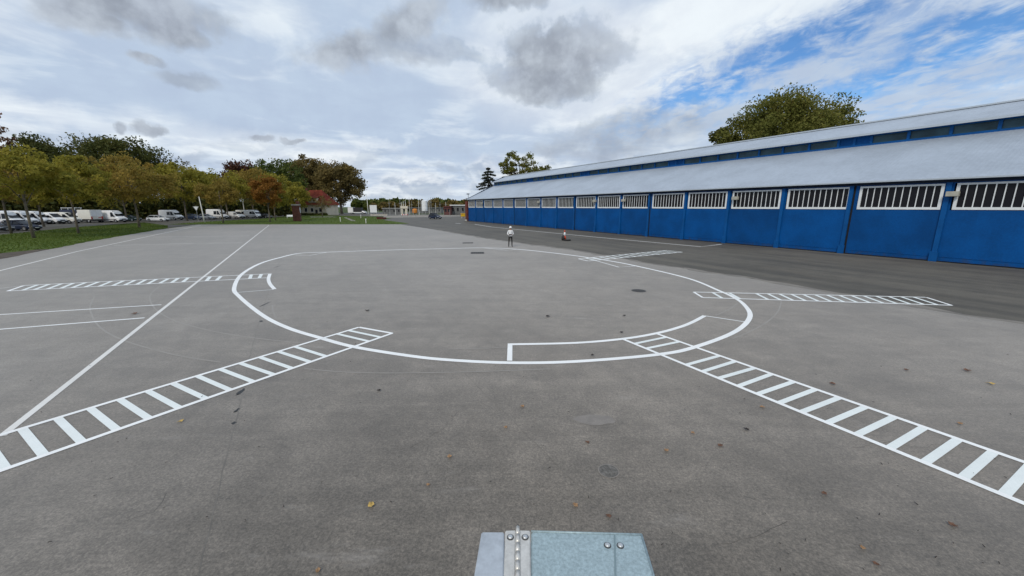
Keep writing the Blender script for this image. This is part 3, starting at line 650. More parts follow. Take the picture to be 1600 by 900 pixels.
# clerestory under the monitor roof
hb('clerestory_sill', 'hangar_blue_trim', S0, S1, 6.90, 7.02, 8.28, 8.54)
hb('clerestory_head', 'hangar_blue_trim', S0, S1, 6.90, 7.02, 9.12, 9.26)
x = S0 + .3; i = 0; cr = random.Random(5)
while x < S1 - .4:
    sm = (i % 9) in (7, 8)
    wd = 1.13 if sm else 2.27
    hb('mullion', 'hangar_blue_trim', x - .09, x + .09, 6.885, 7.015, 8.545, 9.115)
    hb('clerestory_pane' if not sm else 'louvre_panel', 'hangar_blue' if sm else 'clere_glass', x + .095, min(x + wd - .095, S1), 6.95 if sm else 6.98, 7.01, 8.545, 9.115)
    x += wd; i += 1
# floodlights fixed under the eaves
for s in (-79.6, -56.1, -41.8, -36.35, -22.2, -8.62):
    e = bpy.data.objects.new('floodlight', None); link(e, hangar); e.location = (s, 0, 4.15)
    k = MB(); k.box(-.26, .30, -.42, -.17, -.14, .16); k.build('lamp_housing', 'lamp_box', e, bevel=.02)
    k = MB(); k.box(-.04, .04, -.17, .0, -.05, .05); k.build('bracket', 'lamp_box', e)
# small horn on the far gable
k = MB(); k.tube([(S0 - .5, .3, 4.7), (S0 - .5, .3, 6.3)], [.05, .05], 6); k.box(S0 - .8, S0 - .2, .0, .5, 6.3, 6.5); k.build('siren', 'plastic_black', hangar)

# ------------------------------------------------------------------ hinged galvanised plate on its steel cabinet, just below the camera
HZ = .70
def T(px, py, dz=0.): return G(px, py, 0, HZ) + Vector((0, 0, CAMH - HZ + dz))
cab = empty('hinged_cabinet', (0.10, .45, 0), 0, 'galvanised steel cabinet top with bolted hinge at the bottom edge of the picture', 'cabinet')
mat('galv', (.34, .43, .455), .52, .3, var=.05, vscale=30, fine=.20, fscale=150, bump=.12, bscale=25)
mat('galv_seam', (.20, .27, .29), .6, .2); mat('bolt_ring', (.05, .05, .05), .6); mat('galv_pale', (.48, .51, .54), .42, .5, var=.08, vscale=8, fine=.10, fscale=60)
mat('hinge_steel', (.62, .60, .56), .38, .45, var=.06, vscale=20, fine=.1, fscale=80)
def plate(name, c, m, th=.006, dz=0., bev=.0025):
    off = cab.location
    P = [T(*p, dz) - off for p in c]
    k = MB(); k.slab(*P, -th) if False else k.slab(P[0], P[1], P[2], P[3], th)
    o = k.build(name, m, cab, bevel=bev); return o
def ext(px0, py0, px1, py1, py):   # run an edge on towards the viewer
    t = (py - py0) / (py1 - py0); return (px0 + (px1 - px0) * t, py)
NEAR = 1150
plate('left_plate', [ext(752, 834, 741, 900, NEAR), ext(786, 834, 786, 900, NEAR), (788, 834), (752.5, 834)], 'galv_pale')
plate('right_plate', [ext(830, 834, 830, 900, NEAR), ext(1003, 839, 1021, 900, NEAR), (1003, 839), (830, 834)], 'galv')
plate('hinge_leaf', [ext(789, 833, 787, 900, NEAR), ext(806, 832, 805, 900, NEAR), (806, 832.5), (789.5, 833)], 'hinge_steel', .004, .004)
plate('hinge_leaf', [ext(811, 832, 811.5, 900, NEAR), ext(829, 833, 829.5, 900, NEAR), (828.5, 833), (811, 832.5)], 'hinge_steel', .004, .004)
off = cab.location
p0, p1 = T(809, 829, .010) - off, T(808, 1150, .010) - off
k = 0; L = (p1 - p0).length; seg = .021; d = (p1 - p0).normalized()
while (k + 1) * seg < L:
    m_ = MB(); m_.tube([p0 + d * (k * seg + .0012), p0 + d * ((k + 1) * seg - .0012)], [.0046, .0046], 12); m_.build('knuckle', 'hinge_steel', cab, True); k += 1
m_ = MB(); m_.tube([p0 - d * .004, p1], [.0022, .0022], 8); m_.build('pin', 'bolt_ring', cab)
m_ = MB(); q_ = Vector((.0068, 0, -.0075)); m_.slab(p0 + Vector((-.0068, -.006, -.0075)), p1 + Vector((-.0068, 0, -.0075)), p1 + q_, p0 + Vector((.0068, -.006, -.0075)), .0015); m_.build('hinge_slot', 'bolt_ring', cab)
for px, py in ((797.5, 844.5), (820.5, 844.5), (796, 925), (820.5, 925), (949, 856), (969, 856.5), (796, 1010), (820, 1010)):
    c = T(px, py, .0085 if px < 830 else .0065) - off; m_ = MB(); r_ = .0058
    m_.tube([c, c + Vector((0, 0, .0016)), c + Vector((0, 0, .0032)), c + Vector((0, 0, .004))], [r_, r_, r_ * .75, r_ * .3], 14); bo_ = m_.build('bolt', 'steel', cab, True); m_ = MB(); m_.tube([c + Vector((0, 0, -.0008)), c + Vector((0, 0, .0005))], [r_ * 1.35, r_ * 1.3], 14); m_.build('washer', 'bolt_ring', bo_)
# folded rim of the right plate, far and right edges
A_, B_ = T(830, 834.2, .0065) - off, T(1002, 839.2, .0065) - off; C_ = T(*ext(1002, 839.2, 1020, 900, NEAR), .0065) - off
for a_, b_ in ((A_, B_), (B_, C_)):
    m_ = MB(); m_.tube([a_, b_], [.0022, .0022], 8); m_.build('folded_rim', 'galv', cab, True)
c0, c1 = T(960, 840, .0064) - off, T(965, 1100, .0064) - off
m_ = MB(); m_.slab(c0 + Vector((-.0018, 0, 0)), c1 + Vector((-.0018, 0, 0)), c1 + Vector((.0018, 0, 0)), c0 + Vector((.0018, 0, 0)), .0007); m_.build('pressed_seam', 'galv_seam', cab)
# body under the plates
x0 = (T(760, 836) - off).x; x1 = (T(995, 840) - off).x; y1 = (T(800, 845) - off).y; y0 = (T(800, 1150) - off).y
k = MB(); k.box(x0, x1, y0, y1, 0, CAMH - HZ - .004); k.build('body', 'galv_pale', cab)

# ------------------------------------------------------------------ trees
def leaves_mesh(name, C, size, m, rs, tint, parent, flat=.0, asp=.6):
    n = len(C); a = rs.normal(size=(n, 3)); a /= np.linalg.norm(a, axis=1)[:, None]
    b = rs.normal(size=(n, 3)); b[:, 2] *= (1 - flat); b -= a * (a * b).sum(1)[:, None]; b /= np.linalg.norm(b, axis=1)[:, None] + 1e-9
    s = size * rs.uniform(.55, 1.35, n)[:, None]
    V = np.stack([C - a * s, C + b * s * asp, C + a * s, C - b * s * asp], 1).reshape(-1, 3).astype(np.float32)
    me = bpy.data.meshes.new(name); me.vertices.add(4 * n); me.vertices.foreach_set('co', V.ravel())
    me.loops.add(4 * n); me.loops.foreach_set('vertex_index', np.arange(4 * n, dtype=np.int32))
    me.polygons.add(n); me.polygons.foreach_set('loop_start', np.arange(0, 4 * n, 4, dtype=np.int32)); me.polygons.foreach_set('loop_total', np.full(n, 4, dtype=np.int32))
    me.update(calc_edges=True)
    at = me.attributes.new('tint', 'FLOAT', 'FACE'); at.data.foreach_set('value', np.clip(tint, 0, 1).astype(np.float32))
    me.materials.append(MATS[m]); return link(bpy.data.objects.new(name, me), parent)
def tree(name, label, base, h, cw, cb, leafm, n=6000, leaf=.2, seed=0, trunk=.14, bark='bark_grey', clumps=70, cr=.13, lean=0., group=None, shape='round', cd=None, hollow=.45, limbs=11):
    """h height, cw crown width, cb height of the crown's underside"""
    rs = np.random.RandomState(seed); rr = random.Random(seed)
    e = empty(name, base, rr.uniform(0, 6.28) if shape != 'fixed' else 0, label, 'tree', group)
    cd = cd or cw; ch = h - cb; cz = cb + ch * .5
    # clump centres through the crown
    K = clumps; d = rs.normal(size=(K, 3)); d /= np.linalg.norm(d, axis=1)[:, None]
    rad = rs.uniform(hollow ** 3, 1, K) ** (1 / 3.)
    lump = 1 + .16 * np.sin(d[:, 0] * 5 + seed) * np.cos(d[:, 1] * 4 + seed * 2) + rs.normal(0, .05, K); lump = np.clip(lump, .75, 1.10)
    cc = d * rad[:, None] * lump[:, None] * np.array([cw / 2, cd / 2, ch / 2]) * .90
    if shape == 'upright': cc[:, :2] *= (1 - .45 * (cc[:, 2:3] / (ch / 2)).clip(0, 1))
    if shape == 'dome': cc[:, 2] = np.where(cc[:, 2] < 0, cc[:, 2] * .9, cc[:, 2]); cc[:, :2] *= (1.08 - .35 * ((cc[:, 2:3] / (ch / 2)).clip(-1, 1) + .2).clip(0, 1))
    cc[:, 2] += cz; cc[:, 0] += lean * (cc[:, 2] - cb)
    # trunk and limbs
    k = MB(); top = Vector((lean * (h * .7 - cb), 0, cb + ch * .62)); bend = rr.uniform(-.12, .12)
    tp = [Vector((0, 0, -.1)), Vector((bend, bend * .5, cb * .55)), Vector((0, 0, cb * 1.05)), Vector((0, 0, cb)).lerp(top, .5), top]
    k.tube(tp, [trunk * 1.25, trunk, trunk * .85, trunk * .55, trunk * .18], 8)
    idx = rs.permutation(K)[:limbs]
    for i in idx:
        q = Vector(cc[i]); st = Vector((0, 0, cb)).lerp(top, rr.uniform(-.12, .7)); st.z = max(st.z, cb * .6)
        mid = st.lerp(q, .5) + Vector((0, 0, .08 * (q - st).length)); k.tube([st, mid, q], [trunk * .42, trunk * .25, trunk * .07], 5, False)
        for _ in range(2):
            j = min(range(K), key=lambda j_: (Vector(cc[j_]) - mid).length + rr.uniform(0, cw * .3)); k.tube([mid, mid.lerp(Vector(cc[j]), .5) + Vector((0, 0, .15)), Vector(cc[j])], [trunk * .2, trunk * .12, trunk * .04], 4, False)
    k.build('trunk', bark, e, True)
    own = rs.randint(0, K, n); cs = cr * (cw + ch) * .5 * rs.uniform(.6, 1.35, K)
    off_ = rs.normal(size=(n, 3)); off_ *= (rs.uniform(0, 1, n) ** .45 / np.linalg.norm(off_, axis=1))[:, None]; C = cc[own] + off_ * cs[own][:, None] * np.array([1, 1, .72])
    C[:, 2] = np.maximum(C[:, 2], cb * .72)
    tint = np.clip(rs.uniform(.1, .9, K)[own] * .6 + rs.uniform(0, .4, n), 0, 1)
    leaves_mesh('crown', C, leaf, leafm, rs, tint, e)
    return e
def ptree(name, label, bx, by, left, right, top, bot, leafm, depth=None, **kw):
    """a tree standing at the surveyed ground point, sized by what is seen of it"""
    b = G(bx, by) if depth is None else AT(bx, depth)
    ktop = HT(bx, top, b); kb = max(HT(bx, bot, b), .4)
    ym = (top + min(bot, 323)) / 2
    def XA(px): d = ray(px, ym); return Vector((d.x * b.y / d.y, b.y, 0))
    wl, wr = XA(left), XA(right)
    if depth is not None: b = XA(bx)
    return tree(name, label, (b.x, b.y, 0), ktop, abs(wr.x - wl.x), kb, leafm, **kw)
YG = 'young trees along the verge'
ptree('young_tree', 'young olive-yellow tree nearest the camera on the left verge', 53, 372, -22, 112, 226, 318, 'leaf_olive', n=7000, leaf=.17, seed=11, trunk=.13, clumps=110, cr=.10, group=YG)
ptree('young_tree', 'young tree with slim pale trunk beside the dark parked car', 18, 365, -80, 70, 236, 318, 'leaf_olive2', n=7000, leaf=.18, seed=12, trunk=.12, clumps=100, cr=.10, group=YG)
ptree('young_tree', 'young olive tree with leaning pale trunk in the middle of the verge', 123, 365, 70, 178, 238, 318, 'leaf_olive', n=7000, leaf=.17, seed=13, trunk=.11, clumps=100, cr=.10, group=YG)
ptree('young_tree', 'young tree at the far tip of the left verge', 218, 355.5, 160, 282, 238, 318, 'leaf_olive2', n=7000, leaf=.2, seed=14, trunk=.15, clumps=100, cr=.10, group=YG)
ptree('young_tree', 'young tree at the car park edge just right of the nearest verge tree', 69, 354, 20, 130, 250, 320, 'leaf_olive', n=7000, leaf=.22, seed=15, trunk=.14, clumps=90, group=YG)
ptree('young_tree', 'young tree behind the green car at the car park edge', 199, 346, 145, 250, 252, 322, 'leaf_olive', n=7000, leaf=.26, seed=16, trunk=.16, clumps=90, group=YG)
ptree('young_tree', 'young green-brown tree left of the street lamp', 293, 345, 250, 330, 252, 320, 'leaf_olive', n=7000, leaf=.26, seed=17, trunk=.18, clumps=90, group=YG)
ptree('young_tree', 'young reddish-brown tree with pale leaning trunk right of the lamp', 349, 348.5, 322, 380, 278, 326, 'leaf_olive2', n=5000, leaf=.2, seed=18, trunk=.14, clumps=70, group=YG)
ptree('young_tree', 'young yellow-green tree between the two high-roofed vans', 357, 342, 300, 372, 266, 322, 'leaf_olive', n=6000, leaf=.26, seed=19, trunk=.16, clumps=80, group=YG)
ptree('young_tree', 'young olive tree left of the bright orange tree', 397, 340, 365, 432, 258, 322, 'leaf_olive2', n=6000, leaf=.28, seed=20, trunk=.18, clumps=80, group=YG)
ptree('orange_tree', 'bright orange autumn tree beside the car park', 422, 347.2, 402, 450, 270, 324, 'leaf_orange', n=5000, leaf=.2, seed=21, trunk=.13, clumps=70, group=YG)
ptree('young_tree', 'slim yellow-green tree just right of the orange tree', 431, 344.5, 420, 470, 264, 326, 'leaf_olive', n=6000, leaf=.2, seed=22, trunk=.12, clumps=70, group=YG)
ptree('young_tree', 'olive tree growing over the brick pillar', 467, 340, 440, 482, 282, 330, 'leaf_olive', n=6000, leaf=.24, seed=23, trunk=.16, clumps=80, group=YG)
ptree('young_tree', 'small reddish tree in front of the red-roofed house', 504, 339.5, 486, 524, 306, 328, 'leaf_brown', n=900, leaf=.18, seed=24, trunk=.12, clumps=40, group=YG)
BG = 'tall trees behind the car park'
ptree('bare_tree', 'sparse tree with pinkish leaves rising at the far left edge', -12, 350, -75, 48, 158, 250, 'leaf_pinkish', n=2600, leaf=.26, seed=31, trunk=.22, clumps=80, cr=.07, group=BG, limbs=26)
ptree('tall_tree', 'dark green tree standing behind the leftmost vans', 88, 342, 48, 136, 210, 312, 'leaf_dark', n=18000, leaf=.30, seed=32, trunk=.35, bark='bark_dark', clumps=180, cr=.115, group=BG)
ptree('tall_tree', 'largest dark green domed tree behind the left verge', 203, 341, 122, 286, 211, 320, 'leaf_dark', n=30000, leaf=.32, seed=33, trunk=.5, bark='bark_dark', clumps=300, cr=.105, group=BG, shape='dome')
ptree('bare_tree', 'pale sparse birch-like tree between the dark tree and street lamp', 299, 339, 282, 322, 249, 318, 'leaf_pale', n=1500, leaf=.30, seed=34, trunk=.22, clumps=60, cr=.08, group=BG, limbs=24)
ptree('tall_tree', 'dark red-leaved tree behind the vans right of the lamp', 385, 337, 348, 415, 249, 320, 'leaf_red', n=12000, leaf=.36, seed=35, trunk=.4, bark='bark_dark', clumps=130, cr=.12, group=BG)
ptree('tall_tree', 'green domed tree behind the orange tree', 438, 337, 402, 490, 248, 322, 'leaf_green', n=14000, leaf=.38, seed=36, trunk=.4, bark='bark_dark', clumps=150, cr=.12, group=BG)
ptree('tall_tree', 'tall dark brown tree rising behind the red-roofed house', 487, 333.8, 450, 522, 241, 322, 'leaf_brown', n=15000, leaf=.5, seed=37, trunk=.7, bark='bark_dark', clumps=150, cr=.115, group=BG)
ptree('tall_tree', 'wide brown-olive tree right of the red-roofed house', 534, 334.0, 500, 581, 253, 319, 'leaf_brown', n=18000, leaf=.45, seed=38, trunk=.6, clumps=190, cr=.11, group=BG)
ptree('tall_tree', 'olive tree filling the gap behind the white box van', 150, 340, 110, 200, 262, 320, 'leaf_dark', n=8000, leaf=.36, seed=39, trunk=.4, bark='bark_dark', clumps=90, group=BG)
ptree('tall_tree', 'green tree filling the gap behind the street lamp', 325, 338, 285, 368, 270, 322, 'leaf_green', n=8000, leaf=.4, seed=40, trunk=.4, bark='bark_dark', clumps=90, group=BG)
ptree('tall_tree', 'dark tree low behind the left edge vans', 20, 343, -30, 70, 248, 318, 'leaf_dark', n=8000, leaf=.36, seed=41, trunk=.4, bark='bark_dark', clumps=90, group=BG)
HG = 'trees rising behind the hangar'
ptree('broad_tree', 'big round green tree rising above the hangar roof', 1216, 0, 1138, 1292, 136, 290, 'leaf_willow', depth=58, n=55000, leaf=.16, seed=51, trunk=.7, bark='bark_dark', clumps=300, cr=.125, group=HG, limbs=20, hollow=.3)
ptree('broad_tree', 'small dark tree at the left of the big tree above the hangar roof', 1133, 0, 1110, 1158, 186, 290, 'leaf_dark', depth=62, n=9000, leaf=.17, seed=52, trunk=.3, bark='bark_dark', clumps=60, cr=.11, group=HG)
ptree('broad_tree', 'looser green tree at the right of the big tree above the hangar roof', 1294, 0, 1252, 1342, 146, 290, 'leaf_willow', depth=60, n=11000, leaf=.17, seed=53, trunk=.4, bark='bark_dark', clumps=120, cr=.115, group=HG, limbs=20)
ptree('broad_tree', 'airy olive tree behind the far end of the hangar', 812, 0, 776, 846, 234, 300, 'leaf_willow', depth=135, n=6500, leaf=.28, seed=54, trunk=.5, bark='bark_dark', clumps=110, cr=.075, group=HG, limbs=22)
ptree('broad_tree', 'low olive tree just above the hangar ridge near its far end', 849, 0, 832, 866, 256, 300, 'leaf_willow', depth=130, n=1800, leaf=.36, seed=55, trunk=.3, bark='bark_dark', clumps=40, group=HG)
def conifer(label, px, depth, top, wpx, seed):
    b = AT(px, depth); h = HT(px, top, b); wd = wpx * depth / FPX; rs = np.random.RandomState(seed)
    e = empty('conifer', (b.x, b.y, 0), 0, label, 'tree', HG)
    k = MB(); k.tube([(0, 0, -.1), (0, 0, h * .6), (0, 0, h * .98)], [.4, .22, .04], 8); C = []
    for i in range(17):
        f = i / 16; z = h * (.15 + .83 * f); r = wd / 2 * (1 - f) ** .55 + .35
        for j in range(7):
            a = rs.uniform(0, 6.28); tip = Vector((r * math.cos(a), r * math.sin(a), z - r * .22)) * 1.0; rr_ = rs.uniform(.65, 1.1); tip.x *= rr_; tip.y *= rr_
            k.tube([(0, 0, z), (tip.x * .6, tip.y * .6, z - r * .02), tip], [.07, .05, .02], 4, False)
            m_ = 46; t = rs.uniform(.2, 1, m_); C.append(np.c_[tip.x * t, tip.y * t, z + (tip.z - z) * t] + rs.normal(0, .22, (m_, 3)) * np.array([1, 1, .45]))
    k.build('trunk', 'bark_dark', e); C = np.concatenate(C)
    leaves_mesh('crown', C, .30, 'leaf_conifer', rs, rs.uniform(0, 1, len(C)), e, .8)
conifer('dark cedar with tiered branches behind the far end of the hangar', 764, 130, 262, 54, 61)
# hedge behind the parked vehicles
def hedge(name, label, pts, h, dpt, n, m, seed, leaf=.3):
    rs = np.random.RandomState(seed); e = empty(name, pts[0], 0, label, 'hedge'); o = Vector(pts[0]); P = [Vector(p) - o for p in pts]
    L = [(b - a).length for a, b in zip(P[:-1], P[1:])]; tot = sum(L); C = []
    for a, b, l in zip(P[:-1], P[1:], L):
        q = int(n * l / tot); t = rs.uniform(0, 1, q); lf = np.array(a)[None] * (1 - t[:, None]) + np.array(b)[None] * t[:, None]
        lf[:, :2] += rs.normal(0, dpt * .33, (q, 2)); bump_ = .75 + .25 * np.sin(t * l * .7 + seed) * np.cos(t * l * .23); lf[:, 2] = h * bump_ * rs.uniform(0, 1, q) ** .8; C.append(lf)
    C = np.concatenate(C); leaves_mesh('foliage', C, leaf, m, rs, rs.uniform(0, 1, len(C)), e)
    k = MB()
    for a, b in zip(P[:-1], P[1:]):
        for i in range(6):
            c = a.lerp(b, (i + .5) / 6); k.tube([c, c + Vector((rs.uniform(-.4, .4), rs.uniform(-.4, .4), h * .8))], [.08, .02], 5)
    k.build('stems', 'bark_dark', e)
hedge('hedge', 'dark unclipped hedge behind the parked vans and cars', [AT(-140, 84), AT(40, 96), AT(200, 110), AT(300, 122), AT(400, 140), AT(460, 150)], 7.6, 3.2, 32000, 'leaf_dark', 3, .42)
hedge('hedge', 'low dark hedge in front of the red-roofed house', [AT(462, 158), AT(492, 158), AT(510, 160)], .8, 1.2, 2500, 'leaf_dark', 5, .4)
# far-off wood on the horizon
def wood(label, spans, m, seed):
    rs = np.random.RandomState(seed); C = []
    for px, depth, wpx, top in spans:
        b = AT(px, depth); h = HT(px, top, b); wd = wpx * depth / FPX; q = 520
        d = rs.normal(size=(q, 3)); d /= np.linalg.norm(d, axis=1)[:, None]; d *= rs.uniform(.5, 1, q)[:, None]
        C.append(np.c_[b.x + d[:, 0] * wd / 2, b.y + d[:, 1] * wd / 2, h * .52 + d[:, 2] * h * .48])
    C = np.concatenate(C); o = leaves_mesh('woodland', C, 1.5, m, rs, rs.uniform(0, 1, len(C)), None); tag(o, label, 'woodland', None, 'stuff')
wr = random.Random(4)
wood('far-off dark green woodland along the horizon', [(560 + i * 5.5 + wr.uniform(-2, 2), wr.uniform(330, 420), wr.uniform(12, 24), wr.uniform(309, 319)) for i in range(36)], 'leaf_green', 71)
wood('far-off brownish woodland mixed in along the horizon', [(585 + i * 12 + wr.uniform(-4, 4), wr.uniform(310, 330), wr.uniform(10, 20), wr.uniform(311, 319)) for i in range(14)], 'leaf_brown', 72)

# ------------------------------------------------------------------ vehicles
def loft(st, n=3):
    """closed body through stations (x, zb, zt, half width low, half width at top, belt z)"""
    rings = []
    for x, zb, zt, wb, wt, zbelt in st:
        r = [(-wb * .92, zb), (-wb, zb + .12), (-wb, zbelt), (-wt, zt - .12), (-wt + .14, zt - .015), (wt - .14, zt - .015), (wt, zt - .12), (wb, zbelt), (wb, zb + .12), (wb * .92, zb)]
        r.insert(5, (0, zt + .02)); rings.append([(x, y, z) for y, z in r])
    m = len(rings[0]); vs = [v for r in rings for v in r]; fs = []
    for i in range(len(rings) - 1):
        for j in range(m): fs.append((i * m + j, (i + 1) * m + j, (i + 1) * m + (j + 1) % m, i * m + (j + 1) % m))
    fs.append(tuple(range(m))); fs.append(tuple((len(rings) - 1) * m + j for j in range(m))[::-1])
    return vs, fs
def wheels(e, xs, hw, r):
    for x in xs:
        for sgn in (-1, 1):
            k = MB(); k.tube([(x, sgn * (hw - .22), r), (x, sgn * (hw - .02), r), (x, sgn * hw, r)], [r, r, r * .93], 18); o = k.build('wheel', 'rubber', e)
            k = MB(); k.tube([(x, sgn * (hw - .01), r), (x, sgn * (hw + .012), r)], [r * .62, r * .55], 14); k.build('rim', 'rim_grey', o)
def arch(e, xs, hw, r):
    for x in xs:
        for sgn in (-1, 1):
            k = MB(); pts = []
            for i in range(11):
                a = math.pi * i / 10; pts.append((x + math.cos(a) * r * 1.16, sgn * (hw + .004), r + math.sin(a) * r * 1.16))
            vs = pts + [(x, sgn * (hw + .004), r)]; k.add(vs, [(i, i + 1, 11) for i in range(10)]); k.build('wheel_arch', 'plastic_black', e)
def make_van(label, colr='van_white', L=5.5, Hh=2.55, cabwin=True, group='parked vans'):
    e = empty('parked_van', (0, 0, 0), 0, label, 'van', group); f = L / 2; Wd = 1.0
    st = [(-f, .42, Hh - .10, .95, .86, 1.2), (-f + .10, .38, Hh, 1.0, .90, 1.2), (f - 2.1, .36, Hh, 1.0, .90, 1.2), (f - 1.75, .36, Hh - .06, 1.0, .88, 1.2), (f - 1.35, .36, Hh - .32, 1.0, .84, 1.2), (f - .78, .36, 1.32, .99, .92, 1.1), (f - .25, .36, 1.08, .95, .88, .9), (f - .04, .38, .92, .86, .78, .8), (f, .42, .78, .80, .72, .68)]
    vs, fs = loft(st); mesh_obj('body', vs, fs, colr, e)
    # windscreen on the slope between two stations
    a, b = st[5], st[3]
    n_ = Vector((b[2] - a[2], 0, -(b[0] - a[0]))); n_ = Vector((n_.x, 0, n_.z)).normalized() * .02; n_ = n_ if n_.x > 0 else -n_
    def sl(t, wy): 
        x = a[0] + (b[0] - a[0]) * t; z = a[2] + (b[2] - a[2]) * t; return Vector((x + .05, wy, z + .045))
    k = MB(); k.slab(sl(.04, -.82), sl(.04, .82), sl(.88, .76), sl(.88, -.76), .02); k.build('windscreen', 'car_glass', e)
    zt = Hh - .42
    for sgn in (-1, 1):
        y0, y1 = sgn * 1.004, sgn * .93
        P = [(f - 1.02, y0, 1.24), (f - 1.95, y0, 1.24), (f - 1.95, sgn * (1.0 - .1 * (zt - 1.2) / (Hh - 1.3) + .006), zt), (f - 1.52, sgn * (1.0 - .1 * (zt - 1.2) / (Hh - 1.3) + .0), zt)]
        if sgn > 0: P = P[::1]
        k = MB(); k.slab(*(P if sgn > 0 else P[::-1]), .014); k.build('side_window', 'car_glass', e)
        if cabwin:
            P = [(f - 2.10, y0, 1.28), (f - 3.0, y0, 1.28), (f - 3.0, sgn * .955, zt - .05), (f - 2.10, sgn * .955, zt - .05)]
            k = MB(); k.slab(*(P if sgn > 0 else P[::-1]), .016); k.build('side_window', 'car_glass', e)
        k = MB(); k.box(f - 1.12, f - .98, sgn * 1.0 if sgn > 0 else -1.2, sgn * 1.2 if sgn > 0 else -1.0, 1.25, 1.55); k.build('mirror', 'plastic_black', e, bevel=.03)
        k = MB(); k.box(-f + .2, f - 1.2, *( (1.0, 1.025) if sgn > 0 else (-1.025, -1.0)), .62, .74); k.build('rubbing_strip', 'plastic_black', e)
        k = MB(); k.slab(*[Vector(p) for p in ([(f - .02, sgn * .45, .78), (f - .02, sgn * .84, .78), (f - .30, sgn * .90, 1.02), (f - .22, sgn * .55, 1.0)][::sgn])], .02); k.build('headlight', 'headlight', e)
        k = MB(); k.box(-f - .02, -f + .05, *sorted((sgn * .80, sgn * .96)), .95, 1.6); k.build('tail_light', 'tail_red', e)
    k = MB(); k.box(f - .18, f + .05, -.92, .92, .34, .62); k.build('bumper', 'plastic_black', e, bevel=.04)
    k = MB(); k.box(f - .03, f + .02, -.42, .42, .66, .80); k.build('grille', 'plastic_black', e)
    k = MB(); k.box(f + .05, f + .065, -.26, .26, .42, .53); k.build('number_plate', 'plate_white', e)
    k = MB(); k.box(-f + .1, f - .1, -.9, .9, .28, .42); k.build('chassis', 'plastic_black', e)
    arch(e, (-f + 1.15, f - .95), 1.0, .35); wheels(e, (-f + 1.15, f - .95), 1.0, .35); return e
def make_car(label, colr, L=4.2, Hh=1.46, group='parked cars', estate=False):
    e = empty('parked_car', (0, 0, 0), 0, label, 'car', group); f = L / 2
    st = [(-f, .34, .78, .74, .70, .6), (-f + .12, .24, .94, .84, .78, .68), (-f + .8, .2, .98, .88, .82, .7), (f - 1.25, .2, .96, .88, .82, .7), (f - .45, .22, .80, .86, .76, .62), (f - .10, .26, .66, .78, .68, .54), (f, .34, .56, .70, .62, .48)]
    vs, fs = loft(st); mesh_obj('body', vs, fs, colr, e)
    r0 = -f + (.35 if estate else .62)
    st = [(-f + .22, .86, .97, .76, .70, .9), (r0 + .25, .86, Hh - .10, .77, .60, .96), (0.0 - .2, .86, Hh - .02, .78, .60, .96), (f - 1.95, .86, Hh - .10, .78, .58, .96), (f - 1.08, .84, .95, .76, .70, .9)]
    vs, fs = loft(st); mesh_obj('cabin_glass', vs, fs, 'car_glass', e)
    st = [(r0 + .10, Hh - .14, Hh - .05, .60, .56, Hh - .1), (-.2, Hh - .09, Hh + .02, .64, .58, Hh - .06), (f - 1.95, Hh - .15, Hh - .05, .60, .56, Hh - .12)]
    k = MB(); k.box(r0 + .18, f - 1.98, -.60, .60, Hh - .12, Hh + .015); k.build('roof', colr, e, bevel=.05)
    for sgn in (-1, 1):
        for x0, x1 in ((f - 1.10, f - 1.98), (-.25, -.25), (-f + .30, r0 + .26)):
            k = MB(); k.tube([(x0, sgn * .785, .95), (x1, sgn * .625, Hh - .08)], [.045, .04], 6); k.build('pillar', colr, e)
        k = MB(); k.box(f - .30, f - .06, *sorted((sgn * .42, sgn * .76)), .58, .70); k.build('headlight', 'headlight', e, bevel=.02)
        k = MB(); k.box(-f - .01, -f + .12, *sorted((sgn * .50, sgn * .78)), .66, .82); k.build('tail_light', 'tail_red', e, bevel=.02)
        k = MB(); k.box(f - 1.35, f - 1.2, *sorted((sgn * .84, sgn * 1.0)), .92, 1.05); k.build('mirror', colr, e, bevel=.02)
    k = MB(); k.box(f - .06, f + .02, -.5, .5, .34, .50); k.build('grille', 'plastic_black', e)
    k = MB(); k.box(f + .02, f + .032, -.26, .26, .38, .48); k.build('number_plate', 'plate_white', e)
    arch(e, (-f + .8, f - .82), .88, .31); wheels(e, (-f + .8, f - .82), .88, .31); return e
def put(e, px, depth, heading):
    p = AT(px, depth); e.location = (p.x, p.y, 0); e.rotation_euler = (0, 0, R(heading)); return e
# heading: direction the front points, degrees from +X
VH = -32
def putn(e, nose_px, X, heading, L):
    """park nose first at a place in the row"""
    Y = FPX * -X / (CP * (800 - nose_px)); h = R(heading)
    e.location = (X - math.cos(h) * L / 2, Y - math.sin(h) * L / 2, 0); e.rotation_euler = (0, 0, h); return e
VH = 8
put(make_car('black car cut off by the left edge of the picture', 'car_black', 4.3), -8, 53, -4)
put(make_car('dark navy hatchback parked behind the nearest verge tree', 'car_navy', 4.4, 1.5, estate=True), 34, 56.5, 2)
putn(make_van('white high-roofed van at the left edge of the picture', 'van_white', 5.6, 2.6), 27, -91, VH, 5.6)
putn(make_van('white high-roofed van right behind the navy hatchback', 'van_white', 5.6, 2.65), 49, -91.5, VH, 5.6)
putn(make_van('white van with only its cab showing right of nearest tree trunk', 'van_white', 5.6, 2.55), 71, -92, VH, 5.6)
putn(make_van('white low van with black grille left of the leaning verge tree', 'van_white', 5.0, 2.15, False), 93, -91, VH - 8, 5.0)
putn(make_van('white panel van with dark cab window behind the leaning verge tree', 'van_cream', 5.4, 2.3, False), 118, -90, VH, 5.4)
nvx = putn(make_van('dark navy van with white roof rack behind the white vans', 'van_navy', 5.4, 2.7, False), 136, -104, VH, 5.4)
